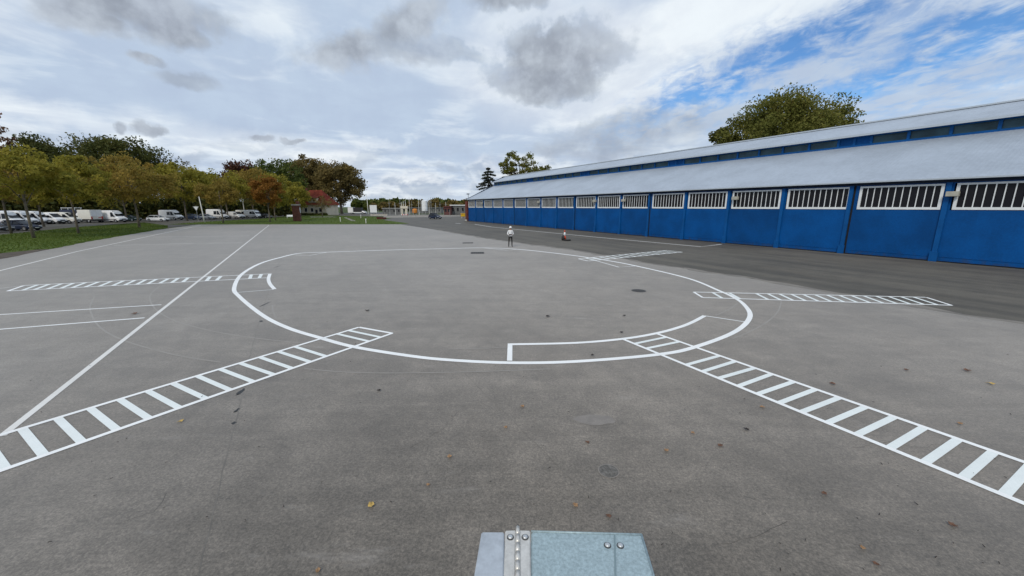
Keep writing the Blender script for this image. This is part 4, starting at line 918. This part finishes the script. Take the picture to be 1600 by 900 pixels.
# roof rack of the navy van
rk = empty('roof_rack', (0, 0, 0), 0, 'white tubular roof rack on the navy van', 'roof rack'); rk.location = nvx.location; rk.rotation_euler = nvx.rotation_euler
for x in (-2.2, -.8, .6):
    for sgn in (-1, 1):
        k = MB(); k.tube([(x, sgn * .8, 2.62), (x, sgn * .8, 3.1)], [.045, .045], 6); k.build('upright', 'frame_white', rk)
for sgn in (-1, 1):
    k = MB(); k.tube([(-2.3, sgn * .8, 3.1), (.8, sgn * .8, 3.1)], [.07, .07], 6); k.build('side_rail', 'frame_white', rk)
for x in (-2.2, .6):
    k = MB(); k.tube([(x, -.8, 3.1), (x, .8, 3.1)], [.06, .06], 6); k.build('cross_bar', 'frame_white', rk)
# box van seen from behind
bv = empty('box_van', (0, 0, 0), 0, 'long white box van with red tail light showing its back', 'van', 'parked vans')
k = MB(); k.box(-2.6, 1.3, -1.05, 1.05, .75, 2.75); k.build('box_body', 'van_cream', bv, bevel=.06)
k = MB(); k.box(-2.6, 2.8, -.9, .9, .40, .74); k.build('chassis', 'plastic_black', bv)
vs, fs = loft([(1.32, .42, 2.2, .98, .88, 1.2), (1.9, .42, 2.15, .98, .86, 1.2), (2.6, .42, 1.3, .96, .9, 1.0), (3.1, .45, .95, .85, .78, .8)]); mesh_obj('cab', vs, fs, 'van_white', bv)
k = MB(); k.slab((2.62, -.8, 1.36), (2.62, .8, 1.36), (1.98, .76, 2.14), (1.98, -.76, 2.14), .03); k.build('windscreen', 'car_glass', bv)
for sgn in (-1, 1):
    k = MB(); k.box(-2.64, -2.60, *sorted((sgn * .78, sgn * 1.0)), .8, 1.35); k.build('tail_light', 'tail_red', bv)
    k = MB(); k.box(-2.62, -2.6, *sorted((sgn * .03, sgn * .98)), 1.4, 2.65); k.build('rear_door', 'van_white', bv)
k = MB(); k.box(-2.63, -2.6, -.7, -.2, 1.0, 1.15); k.build('red_sticker', 'tail_red', bv)
wheels(bv, (-1.6, 2.1), 1.0, .36)
put(bv, 140, 85, 166)
put(make_van('white high-roofed van nose-on right of the long box van', 'van_white', 5.6, 2.6, False), 177, 87, -6)
put(make_car('dark green car in the shade left of the farthest verge tree', 'car_green', 4.2), 205, 94, -5)
put(make_car('white saloon car parked in front of a white van', 'car_white', 4.6, 1.42), 248, 93, -2)
put(make_van('white window van behind the white saloon car', 'van_white', 5.6, 2.55), 269, 103, -8)
put(make_car('blue-grey car just left of the street lamp foot', 'car_blue', 4.2, 1.5), 303, 105, -15)
put(make_car('silver car just right of the street lamp foot', 'car_silver', 4.3, 1.45), 324, 107, -5)
put(make_van('white high-roofed window van behind the reddish young tree', 'van_white', 5.6, 2.7), 341, 111, -10)
put(make_van('small white van with plain sides right of the reddish young tree', 'van_white', 4.6, 2.0, False), 369, 114, -12)
put(make_van('grey-white van behind the small plain-sided van', 'van_cream', 5.4, 2.4), 384, 121, -14)
put(make_van('white van farthest right in the car park row', 'van_white', 5.2, 2.45), 397, 118, -14)
put(make_car('black car at the right end of the car park row', 'car_black', 4.2, 1.45), 415, 118, -22)
put(make_car('dark blue hatchback driving away past the far end of the hangar', 'car_navy', 4.1, 1.6, 'cars on the road', True), 680, 111, -38)
# white lorry with an open dark bed far off
lo = empty('lorry', (0, 0, 0), 0, 'white lorry with dark open side parked by the far trees', 'lorry')
k = MB(); k.box(-4.2, -1.6, -1.2, 1.2, .6, 3.1); k.build('box_body', 'lorry_white', lo, bevel=.08)
k = MB(); k.box(-1.5, 2.3, -1.15, 1.15, .95, 3.0); k.build('dark_opening', 'plastic_black', lo, bevel=.05)  # solid black block stands in for the shaded inside of the open side
k = MB(); k.box(-1.6, 2.6, -1.2, 1.2, .55, .92); k.build('bed', 'lorry_white', lo)
vs, fs = loft([(2.62, .5, 1.5, 1.1, 1.0, 1.0), (3.2, .5, 1.45, 1.1, 1.0, 1.0), (4.2, .5, 1.0, 1.0, .9, .8)]); mesh_obj('cab', vs, fs, 'lorry_white', lo)
k = MB(); k.slab((3.9, -.9, 1.15), (3.9, .9, 1.15), (3.1, .85, 1.58), (3.1, -.85, 1.58), .03); k.build('windscreen', 'car_glass', lo)
wheels(lo, (-2.6, 2.9), 1.15, .5); put(lo, 559, 185, -6)

# ------------------------------------------------------------------ house with red roof
hp = AT(497, 168); ho = empty('house', hp, R(-8), 'cream house with red hipped tile roof behind the young trees', 'house'); ho.scale = (.86, .86, .92)
mat('house_wall', (.56, .50, .38), .85, var=.08, vscale=.6); mat('roof_tile', (.155, .034, .022), .85, spec=.1, var=.3, vscale=.8, fine=.25, fscale=5)
k = MB(); k.box(-8, 8, -5, 5, 0, 4.6); k.build('wall', 'house_wall', ho)
k = MB(); k.add([(-8.8, -5.8, 4.5), (8.8, -5.8, 4.5), (8.8, 5.8, 4.5), (-8.8, 5.8, 4.5), (-3.2, 0, 11.2), (3.2, 0, 11.2)], [(0, 1, 5, 4), (1, 2, 5), (2, 3, 4, 5), (3, 0, 4), (3, 2, 1, 0)]); rf = k.build('roof', 'roof_tile', ho)
k = MB(); k.box(-5.0, -4.2, -.4, .4, 8.5, 12.0); k.build('chimney', 'brick_red', rf)
k = MB(); k.box(-1.0, 3.4, -5.2, -2, 5.6, 7.6); dm = k.build('dormer', 'house_wall', ho)
k = MB(); k.add([(-1.5, -5.6, 7.5), (3.9, -5.6, 7.5), (3.9, -1.2, 8.9), (-1.5, -1.2, 8.9)], [(0, 1, 2, 3)]); k.add([(-1.5, -5.6, 7.4), (3.9, -5.6, 7.4), (3.9, -1.2, 8.8), (-1.5, -1.2, 8.8)], [(3, 2, 1, 0)]); k.build('dormer_roof', 'roof_tile', dm)
for x in (-.4, 1.6): k = MB(); k.box(x, x + 1.2, -5.26, -5.21, 6.0, 7.2); k.build('window', 'window_glass', dm)
for x in (-6.6, -3.4, -.2, 4.2):
    k = MB(); k.box(x, x + 1.5, -5.08, -5.01, 1.3, 3.2); wn = k.build('window', 'frame_white', ho)
    k = MB(); k.box(x + .12, x + 1.38, -5.11, -5.081, 1.42, 3.08); k.build('pane', 'window_glass', wn)
k = MB(); k.box(2.2, 3.4, -5.08, -5.01, 0, 2.4); dr_ = k.build('door', 'plastic_black', ho); k = MB(); k.box(3.1, 3.2, -5.14, -5.081, 1.0, 1.15); k.build('handle', 'steel', dr_)

# ------------------------------------------------------------------ street furniture on the left
def lamp(label, px, base_y, top_y, lean=0., arm=.2):
    b = G(px, base_y); h = HT(px, top_y, b); e = empty('street_lamp', b, 0, label, 'street lamp', 'street lamps')
    k = MB(); k.tube([(0, 0, -.05), (lean * .25, 0, h * .25), (lean, 0, h - .1)], [.13, .11, .07], 8); k.build('post', 'pole_white', e, True)
    k = MB(); k.tube([(lean, 0, h - .12), (lean - arm * .5, 0, h), (lean - arm, 0, h)], [.05, .05, .05], 6); k.build('arm', 'pole_white', e)
    k = MB(); k.box(lean - arm - .45, lean - arm + .15, -.22, .22, h - .10, h + .10); k.build('lamp_head', 'frame_white', e, bevel=.05)
lamp('pale leaning street lamp beside the car park', 320, 347.5, 304.5, -.4)
lamp('pale street lamp by the white signboard near the far trees', 576, 338, 304, -.15)
lamp('slim grey lamp post behind the orange tree', 383, 340, 302, 0)
b = G(310, 346.5); sg = empty('give_way_sign', b, R(12), 'white inverted triangle road sign left of the street lamp', 'road sign')
hs = HT(308, 321, b)
k = MB(); k.tube([(0, 0, -.05), (0, 0, hs - .1)], [.05, .05], 8); k.build('post', 'pole_grey', sg)
mat('sign_red', (.45, .03, .03), .4)
def tri(c, r, y0, y1):
    p = [(-r, c + r * .58), (r, c + r * .58), (0, c - r * 1.15)]; vs = [(x, y0, z) for x, z in p] + [(x, y1, z) for x, z in p]
    return vs, [(0, 1, 2), (5, 4, 3), (0, 3, 4, 1), (1, 4, 5, 2), (2, 5, 3, 0)]
k = MB(); k.add(*tri(hs - .55, .62, -.06, -.03)); pl = k.build('sign_plate', 'pole_grey', sg)
k = MB(); k.add(*tri(hs - .55, .46, -.066, -.061)); k.build('white_field', 'frame_white', pl)
# brick pillar
b = G(465, 345.5); bp = empty('brick_pillar', b, R(18), 'dark red brick pillar standing on the far grass', 'pillar')
k = MB(); k.box(-.8, .8, -.7, .7, 0, 3.7); k.build('shaft', 'brick_dark', bp, bevel=.03)
k = MB(); k.box(-.88, .88, -.78, .78, 3.7, 3.95); k.build('cap', 'concrete_pale', bp, bevel=.03)
k = MB(); k.box(.1, .75, -.5, .5, 3.95, 4.7); k.build('top_block', 'brick_dark', bp, bevel=.05)
k = MB(); k.box(.81, .84, -.4, .3, 2.0, 3.2); k.build('notice', 'frame_white', bp)
# bench beside it
b = G(454, 341); be = empty('bench', b, R(15), 'white bench left of the brick pillar', 'bench')
k = MB(); k.box(-1.0, 1.0, -.25, .25, .42, .50); k.build('seat', 'frame_white', be)
k = MB(); k.box(-1.0, 1.0, .27, .33, .55, 1.0); k.build('backrest', 'frame_white', be)
for x in (-.85, .85): k = MB(); k.box(x - .05, x + .05, -.22, .33, 0, .42); k.build('leg', 'concrete_pale', be)
# signboard
b = AT(584, 165); sb = empty('signboard', b, 0, 'white rectangular signboard on two posts near the far lamp', 'sign')
z0, z1 = HT(584, 332, b), HT(584, 320.5, b)
k = MB(); k.box(-1.45, 1.45, -.05, .02, z0, z1); k.build('board', 'frame_white', sb)
for x in (-1.2, 1.2): k = MB(); k.box(x - .06, x + .06, .03, .13, 0, z1 - .1); k.build('post', 'pole_grey', sb)
sheet('dirt_strip', [G(598, 340.5)[:2], G(600, 337.2)[:2], G(655, 336)[:2], G(720, 336.2)[:2], G(718, 338.2)[:2], G(650, 339.5)[:2]], .004, 'path')
# low pale wall and marker posts
b = AT(592, 150); lw = empty('low_wall', b, 0, 'low pale concrete wall beyond the far grass', 'wall')
k = MB(); k.box(-3.2, 3.2, -.15, .15, 0, .55); k.build('wall', 'concrete_pale', lw); k = MB(); k.box(-3.3, 3.3, -.2, .2, .55, .65); k.build('coping', 'concrete_pale', lw)
b = G(595, 342.5); lw = empty('low_wall', b, R(40), 'low curved red brick wall end at the road corner', 'wall')
k = MB()
for i in range(6): a = -.4 + i * .28; k.box(math.sin(a) * 2 - .25, math.sin(a) * 2 + .25, -math.cos(a) * 2 + 2 - .15, -math.cos(a) * 2 + 2.15, 0, .65 - i * .04)
k.build('wall', 'brick_red', lw)
for px, py, lab in ((572, 349.5, 'white marker post on the far grass right of the pillar'), (532, 346.5, 'pale marker post on the far grass left of the others'), (564, 341, 'short pale marker post by the road corner')):
    b = G(px, py); mp = empty('marker_post', b, 0, lab, 'post', 'marker posts'); k = MB(); k.box(-.06, .06, -.06, .06, 0, .85); k.build('post', 'pole_white', mp); k = MB(); k.box(-.1, .1, -.1, .1, .85, 1.0); k.build('cap', 'frame_white', mp)

# ------------------------------------------------------------------ works yard at the far end
mat('orange_paint', (.62, .22, .012), .5, var=.1); mat('yellow_paint', (.68, .42, .015), .5, var=.1); mat('maroon', (.10, .025, .022), .6, var=.2); mat('shed_grey', (.12, .125, .125), .7, var=.2); mat('cream_paint', (.62, .58, .47), .6, var=.1); mat('fence_grey', (.20, .21, .205), .6, .3)
b = AT(664, 165); tk = empty('white_tank', b, 0, 'tall white cylindrical tank on legs in the works yard', 'tank')
z0, z1 = HT(664, 329.5, b), HT(664, 314, b); r_ = 1.22
k = MB(); k.tube([(0, 0, z0 - .35), (0, 0, z0), (0, 0, z1), (0, 0, z1 + .3)], [r_ * .5, r_, r_, r_ * .55], 24); k.build('vessel', 'frame_white', tk, False)
for i in range(4): a = i * math.pi / 2 + .6; k = MB(); k.box(math.cos(a) * .95 - .09, math.cos(a) * .95 + .09, math.sin(a) * .95 - .09, math.sin(a) * .95 + .09, 0, z0 + .1); k.build('leg', 'pole_grey', tk)
for z in (z0 + .6, (z0 + z1) / 2, z1 - .5): k = MB(); k.tube([(0, 0, z), (0, 0, z + .08)], [r_ + .02, r_ + .02], 24); k.build('band', 'pole_white', tk)
k = MB(); k.tube([(1.5, -.3, 0), (1.5, -.3, z1 + .6)], [.05, .05], 6); k.build('pipe', 'pole_grey', tk)
b = AT(648.5, 168); ot = empty('orange_tank', b, 0, 'orange round tank left of the tall white tank', 'tank')
z1 = HT(648, 326, b); k = MB(); k.tube([(0, 0, .5), (0, 0, .9), (0, 0, z1 - .35), (0, 0, z1)], [.6, 1.05, 1.05, .5], 20); k.build('vessel', 'orange_paint', ot)
for x in (-.6, .6): k = MB(); k.box(x - .1, x + .1, -.5, .5, 0, .7); k.build('leg', 'pole_grey', ot)
for px, dpt, y0, y1, lab in ((632.5, 168, 322, 335, 'cream boxy plant unit at the left of the yard gateway'),):
    b = AT(px, dpt); e = empty('plant_unit', b, 0, lab, 'machine'); h = HT(px, y0, b)
    for x in (-1.1, .7): k = MB(); k.box(x - .35, x + .45, -.5, .5, 0, h * .72); k.build('column', 'cream_paint', e)
    k = MB(); k.box(-1.7, 1.5, -.7, .7, h * .72, h); k.build('header', 'cream_paint', e)
    for x in (-1.2, -.4, .5): k = MB(); k.tube([(x, 0, h), (x, 0, h + 2.4 + x * .6)], [.12, .09], 8); k.build('stack', 'pole_white', e)
yr = random.Random(9)
for i, px in enumerate((609, 618, 626, 640.5, 644, 655, 658, 671, 674, 681, 688, 697)):
    b = AT(px, yr.uniform(158, 185)); h = HT(px, yr.uniform(307, 318), b)
    e = empty('yard_mast', b, 0, ['thin mast at the far left of the yard', 'thin mast above the grey yard shed', 'thin mast just left of the cream plant unit', 'thin mast just right of the cream plant unit', 'thin mast just left of the orange tank', 'thin mast just right of the orange tank', 'thin mast just left of the white tank', 'thin mast just right of the white tank', 'second thin mast right of the white tank', 'thin mast behind the dark blue hatchback', 'thin mast right of the dark blue hatchback', 'thin mast left of the maroon hut'][i], 'mast', 'masts in the yard')
    k = MB(); k.tube([(0, 0, 0), (0, 0, h)], [.11, .06], 6); k.build('pole', 'pole_white' if i % 2 else 'pole_grey', e)
    k = MB(); k.box(-.5, .5, -.06, .06, h * (.72 + .02 * (i % 4)), h * (.72 + .02 * (i % 4)) + .12); k.build('cross_arm', 'pole_grey', e)
def shed(label, x0, x1, depth, ytop, m, roofm, name='shed'):
    a, b = AT(x0, depth), AT(x1, depth); c = (a + b) / 2; e = empty(name, c, 0, label, 'shed', 'buildings in the yard'); wd = (b - a).length / 2; h = HT((x0 + x1) / 2, ytop, c)
    k = MB(); k.box(-wd, wd, 0, 5, 0, h - .35); k.build('wall', m, e)
    k = MB(); k.box(-wd - .2, wd + .2, -.4, 5.3, h - .35, h); k.build('roof', roofm, e)
    n_ = max(2, int(wd))
    for i in range(n_):
        x = -wd + 2 * wd * (i + .5) / n_; k = MB(); k.box(x - .4, x + .4, -.05, -.005, h * .35, h * .7); k.build('window', 'window_glass', e)
shed('long low grey shed at the left of the yard', 598, 627, 190, 325, 'shed_grey', 'pole_grey')
shed('dark low shed behind the white tank', 640, 690, 205, 324, 'shed_grey', 'shed_grey')
shed('maroon hut right of the dark blue hatchback', 694, 704, 165, 322, 'maroon', 'maroon')
shed('pale cabin with white flat roof beside the hangar end', 704, 727, 170, 320, 'shed_grey', 'frame_white')
# chain fence along the yard
fa, fb = AT(592, 152), AT(722, 146); fe = empty('yard_fence', fa, math.atan2(fb.y - fa.y, fb.x - fa.x), 'grey wire fence with posts along the front of the works yard', 'fence')
Lf = (fb - fa).length; nf = 14
for i in range(nf + 1):
    x = Lf * i / nf; k = MB(); k.tube([(x, 0, 0), (x, 0, 2.3)], [.06, .06], 6); k.build('post', 'pole_grey', fe)
for z in (.15, .5, .85, 1.2, 1.55, 1.9, 2.2):
    k = MB(); k.tube([(0, 0, z), (Lf, 0, z)], [.015, .015], 4); k.build('wire', 'fence_grey', fe)
# barrier and bin
b = AT(632, 140); br = empty('barrier', b, 0, 'faded red and white barrier in front of the cream plant unit', 'barrier')
for i in range(6): k = MB(); k.box(-1.2 + i * .4, -.8 + i * .4 - .004, -.05, .05, .45, .75); k.build('band', 'sign_red' if i % 2 else 'frame_white', br)
for x in (-1.0, 1.0): k = MB(); k.box(x - .05, x + .05, -.25, .25, 0, .45); k.build('foot', 'pole_grey', br)
b = AT(723.5, 119); yb = empty('grit_bin', b, R(20), 'yellow grit bin on a stand by the brick end of the hangar', 'bin')
k = MB(); k.box(-.6, .6, -.5, .5, .45, 1.2); k.build('tub', 'yellow_paint', yb, bevel=.08); k = MB(); k.box(-.66, .66, -.56, .56, 1.2, 1.42); k.build('lid', 'yellow_paint', yb, bevel=.06)
for x in (-.45, .45): k = MB(); k.box(x - .06, x + .06, -.4, .4, 0, .5); k.build('leg', 'concrete_pale', yb)

# ------------------------------------------------------------------ traffic cone with a black sack at its foot
mat('cone_orange', (.62, .07, .02), .5, var=.1); mat('sack_black', (.016, .015, .015), .65, var=.3, vscale=8, bump=.4, bscale=12)
b = G(882, 375); cn = empty('traffic_cone', b, .4, 'orange traffic cone with white band in front of the hangar', 'traffic cone')
k = MB(); k.box(-.24, .24, -.24, .24, 0, .05); k.build('base', 'plastic_black', cn, bevel=.015)
k = MB(); k.tube([(0, 0, .05), (0, 0, .45)], [.19, .125], 16); k.build('lower_cone', 'cone_orange', cn, True)
k = MB(); k.tube([(0, 0, .45), (0, 0, .80)], [.127, .075], 16); k.build('white_band', 'frame_white', cn, True)
k = MB(); k.tube([(0, 0, .80), (0, 0, 1.02)], [.073, .04], 16); k.build('cone_tip', 'cone_orange', cn, True)
def lump(name, label, b, sz, seed, m, cat):
    rs = random.Random(seed); bm = bmesh.new(); bmesh.ops.create_icosphere(bm, subdivisions=3, radius=1)
    for v in bm.verts:
        k_ = 1 + .18 * math.sin(v.co.x * 4 + seed) * math.cos(v.co.y * 5) + .1 * math.sin(v.co.z * 7 + v.co.x * 3)
        v.co = Vector((v.co.x * sz[0] * k_, v.co.y * sz[1] * k_, max(v.co.z * sz[2] * k_ + sz[2] * .8, 0)))
    me = bpy.data.meshes.new(name); bm.to_mesh(me); bm.free(); me.shade_smooth(); me.materials.append(MATS[m]); o = link(bpy.data.objects.new(name, me)); o.location = b; return tag(o, label, cat)
lump('sack', 'upright black sack leaning against the traffic cone', G(879.8, 375.6), (.17, .16, .30), 2, 'sack_black', 'sack')
lump('sack', 'flat black sack lying on asphalt right of the traffic cone', G(886.5, 376.3), (.36, .2, .09), 5, 'sack_black', 'sack')

# ------------------------------------------------------------------ person
def skin_body(name, V, E_, rad, root, mats, pick, parent, sub=2):
    me = bpy.data.meshes.new(name); me.from_pydata(V, E_, []); o = bpy.data.objects.new(name, me); COL.objects.link(o)
    o.modifiers.new('skin', 'SKIN'); o.modifiers.new('sub', 'SUBSURF').levels = sub
    for i, r_ in enumerate(rad): me.skin_vertices[0].data[i].radius = r_ if isinstance(r_, tuple) else (r_, r_)
    me.skin_vertices[0].data[root].use_root = True
    dg = bpy.context.evaluated_depsgraph_get(); ev = o.evaluated_get(dg); nm = bpy.data.meshes.new_from_object(ev)
    bpy.data.objects.remove(o); bpy.data.meshes.remove(me)
    nm.name = name; nm.materials.clear()
    for m in mats: nm.materials.append(MATS[m])
    for p in nm.polygons: p.material_index = pick(p.center); p.use_smooth = True
    o = bpy.data.objects.new(name, nm); return link(o, parent)
mat('skin', (.42, .24, .17), .6); mat('shirt_white', (.74, .75, .76), .8, var=.06, vscale=6); mat('trouser_dark', (.035, .032, .030), .85, var=.2, vscale=5); mat('boot', (.05, .04, .032), .7); mat('helmet_white', (.80, .81, .82), .35)
pb = G(797.5, 385.5); pe = empty('person', pb, R(8), 'person in white top, white helmet and dark trousers looking down at a tablet', 'person'); pe.scale = (.96, .96, .95)
V = [(0, 0, .98), (0, -.01, 1.14), (0, -.005, 1.32), (0, .0, 1.46), (0, -.015, 1.55), (0, -.04, 1.63), (0, -.05, 1.74)]
rad = [(.155, .115), (.145, .105), (.165, .115), (.11, .085), .055, (.075, .088), (.078, .092)]
Ed = [(i, i + 1) for i in range(6)]
for sgn in (-1, 1):
    k0 = len(V)
    V += [(sgn * .10, 0, .90), (sgn * .135, -.02, .50), (sgn * .15, .02, .10), (sgn * .16, -.03, .045), (sgn * .17, -.15, .04)]; rad += [.098, .066, .048, (.046, .045), (.042, .034)]
    Ed += [(0, k0), (k0, k0 + 1), (k0 + 1, k0 + 2), (k0 + 2, k0 + 3), (k0 + 3, k0 + 4)]
    k0 = len(V)
    V += [(sgn * .185, 0, 1.42), (sgn * .27, .02, 1.16), (sgn * .13, -.22, 1.10), (sgn * .09, -.28, 1.11)]; rad += [.068, .052, .036, .032]
    Ed += [(3, k0), (k0, k0 + 1), (k0 + 1, k0 + 2), (k0 + 2, k0 + 3)]
    for j in range(5):     # four fingers and the thumb
        a0 = len(V); dx = (j - 1.5) * .014
        if j < 4: V += [(sgn * .075 - sgn * .01, -.325 - .002 * j, 1.10 + dx), (sgn * .045, -.345, 1.10 + dx)]; rad += [.010, .009]
        else: V += [(sgn * .08, -.30, 1.155), (sgn * .06, -.32, 1.165)]; rad += [.011, .010]
        Ed += [(k0 + 3, a0), (a0, a0 + 1)]
def pick(c):
    if c.z > 1.50: return 0
    if c.y < -.19 and .9 < c.z < 1.3: return 0
    if c.z > .97: return 1
    if c.z > .10: return 2
    return 3
skin_body('body', V, Ed, rad, 0, ['skin', 'shirt_white', 'trouser_dark', 'boot'], pick, pe)
bm = bmesh.new(); bmesh.ops.create_uvsphere(bm, u_segments=20, v_segments=12, radius=1)
bmesh.ops.delete(bm, geom=[v for v in bm.verts if v.co.z < -.05], context='VERTS')
for v in bm.verts: v.co = Vector((v.co.x * .118, v.co.y * .135 - .05, v.co.z * .125 + 1.735))
me = bpy.data.meshes.new('helmet'); bm.to_mesh(me); bm.free(); me.materials.append(MATS['helmet_white']); me.shade_smooth(); hm = link(bpy.data.objects.new('helmet', me), pe)
k = MB(); k.tube([(0, -.075, 1.722), (0, -.075, 1.735)], [.135, .125], 20); k.build('helmet_brim', 'helmet_white', pe)
for sgn in (-1, 1):
    k = MB(); k.tube([(sgn * .03, -.128, 1.685), (sgn * .03, -.138, 1.685)], [.011, .008], 8); k.build('eye', 'plastic_black', pe)
    k = MB(); k.tube([(sgn * .074, -.045, 1.66), (sgn * .090, -.04, 1.67)], [.028, .02], 8); k.build('ear', 'skin', pe)
k = MB(); k.tube([(0, -.118, 1.69), (0, -.148, 1.655), (0, -.128, 1.645)], [.010, .016, .010], 6); k.build('nose', 'skin', pe)
k = MB(); k.box(-.025, .025, -.134, -.122, 1.612, 1.620); k.build('mouth', 'trouser_dark', pe)
tb = empty('tablet', (pb.x - .0, pb.y - .315, 1.005), R(8), 'small dark tablet held by the person in the white top', 'tablet')
k = MB(); k.slab((-.12, -.07, .0), (.12, -.07, .0), (.12, .06, .10), (-.12, .06, .10), .012); k.build('case', 'plastic_black', tb, bevel=.003)
k = MB(); k.slab((-.105, -.058, .0215), (.105, -.058, .0215), (.105, .046, .1015), (-.105, .046, .1015), .0015); k.build('screen', 'car_glass', tb)

# ------------------------------------------------------------------ fallen leaves
mat('leaf_yellow', (.46, .31, .085), .7, var=.3, vscale=25); mat('leaf_tan', (.30, .175, .085), .75, var=.3, vscale=25); mat('leaf_rust', (.13, .065, .038), .8, var=.3, vscale=25); mat('leaf_blackish', (.03, .022, .018), .8)
def fallen(px, py, size, m, label, seed):
    size *= .82
    rs = random.Random(seed); c = G(px, py); N = 25; vs = [(0, 0, .012)]
    for i in range(N):
        a = 2 * math.pi * i / N; lobe = .62 + .38 * abs(math.cos(2.5 * a)) ** .6; r_ = size * lobe * rs.uniform(.85, 1.1)
        vs.append((r_ * math.cos(a), r_ * math.sin(a) * .85, .008 + size * (.30 * (lobe - .5) * rs.uniform(.4, 1.5) + .10 * math.sin(a * 2 + seed) + .12)))
    fs = [(0, i + 1, (i + 1) % N + 1) for i in range(N)]
    e = empty('fallen_leaf', (c.x, c.y, .008), rs.uniform(0, 6.28), label, 'leaf', 'fallen leaves on the pad')
    mesh_obj('blade', vs, fs, m, e)
    k = MB(); k.tube([(0, 0, .014), (-size * .6, 0, .02), (-size * 1.25, size * .1, .012)], [.0022, .002, .0016], 5); k.build('stalk', m, e)
FL = [(580, 791, .055, 'leaf_yellow', 'bright yellow leaf, largest on the near pad'), (702.5, 715, .045, 'leaf_tan', 'yellow-brown leaf up and right of the bright yellow leaf'), (669, 759, .03, 'leaf_tan', 'small brown leaf between the yellow and yellow-brown leaves'), (790, 669, .042, 'leaf_tan', 'orange leaf beside the pale seam, upper left of oval patch'), (816, 636, .05, 'leaf_tan', 'orange-tan leaf above the pale oval patch'), (917.5, 692.5, .042, 'leaf_rust', 'brown leaf between oval patch and valve cover'), (899, 791, .042, 'leaf_tan', 'tan curled leaf below and left of the valve cover'), (951, 808, .04, 'leaf_rust', 'rust leaf just above the metal cabinet top'), (1082.5, 678, .042, 'leaf_tan', 'tan leaf left of the dark debris cluster'), (1041, 705, .045, 'leaf_tan', 'tan leaf right of the brown one level with valve cover'), (1125, 697.5, .05, 'leaf_rust', 'rusty leaf among the dark twigs right of centre'), (1191, 637.5, .05, 'leaf_tan', 'orange leaf near the lower rail of right ladder'), (1166, 672, .05, 'leaf_blackish', 'black shrivelled leaf right of centre'), (1287.5, 773, .042, 'leaf_rust', 'rust leaf below the right ladder'), (1487.5, 822, .05, 'leaf_rust', 'dark red leaf at the lower right'), (1499, 663, .05, 'leaf_tan', 'olive-tan leaf above the right ladder near the edge'), (1301, 601, .07, 'leaf_rust', 'red-brown leaf just above the right ladder'), (1416, 579, .06, 'leaf_rust', 'dark leaf left of a pair in the right of the pad'), (1511, 580, .09, 'leaf_rust', 'red-brown leaf far right, wider than its neighbours'), (1547.5, 600.5, .07, 'leaf_yellow', 'pale yellow leaf at the far right'), (282.5, 659.5, .05, 'leaf_yellow', 'yellow-green leaf below the left ladder'), (1348, 858, .034, 'leaf_tan', 'tan leaf at the bottom right, upper of two'), (1368, 883, .034, 'leaf_rust', 'brown leaf at the bottom right, lower of two'), (497, 893, .034, 'leaf_tan', 'tan leaf at the bottom edge left of the cabinet'), (210, 491, .12, 'leaf_rust', 'reddish leaf between the two bay lines'), (574, 486, .10, 'leaf_blackish', 'dark leaf inside the left of the circle'), (592, 611, .05, 'leaf_blackish', 'dark leaf below the near left of the circle'), (856, 495, .09, 'leaf_blackish', 'dark leaf in the middle of the circle'), (975, 494, .08, 'leaf_blackish', 'dark leaf right of the circle centre'), (971, 520, .07, 'leaf_blackish', 'dark leaf just above the long box marking'), (926, 556, .06, 'leaf_blackish', 'dark leaf inside the long box marking')]
for i, q in enumerate(FL): fallen(*q, seed=i)
# scattered crumbs of twig and leaf
rs = random.Random(12); k = MB()
for i in range(170):
    py = 400 + 500 * rs.random() ** 1.1; px = rs.uniform(-20, 1600); c = G(px, py)
    if py < 520 and px > 1000: continue
    s_ = rs.uniform(.005, .016); a = rs.uniform(0, 3.14); d = Vector((math.cos(a), math.sin(a), 0)); l_ = s_ * rs.uniform(1, 3.2)
    k.tube([c + Vector((0, 0, .012)), c + d * l_ + Vector((0, 0, .016))], [s_ * .32, s_ * .22], 5)
o = k.build('leaf_litter', 'leaf_blackish'); tag(o, 'scattered dark crumbs of twig and leaf on the pad', 'leaf litter', None, 'stuff')
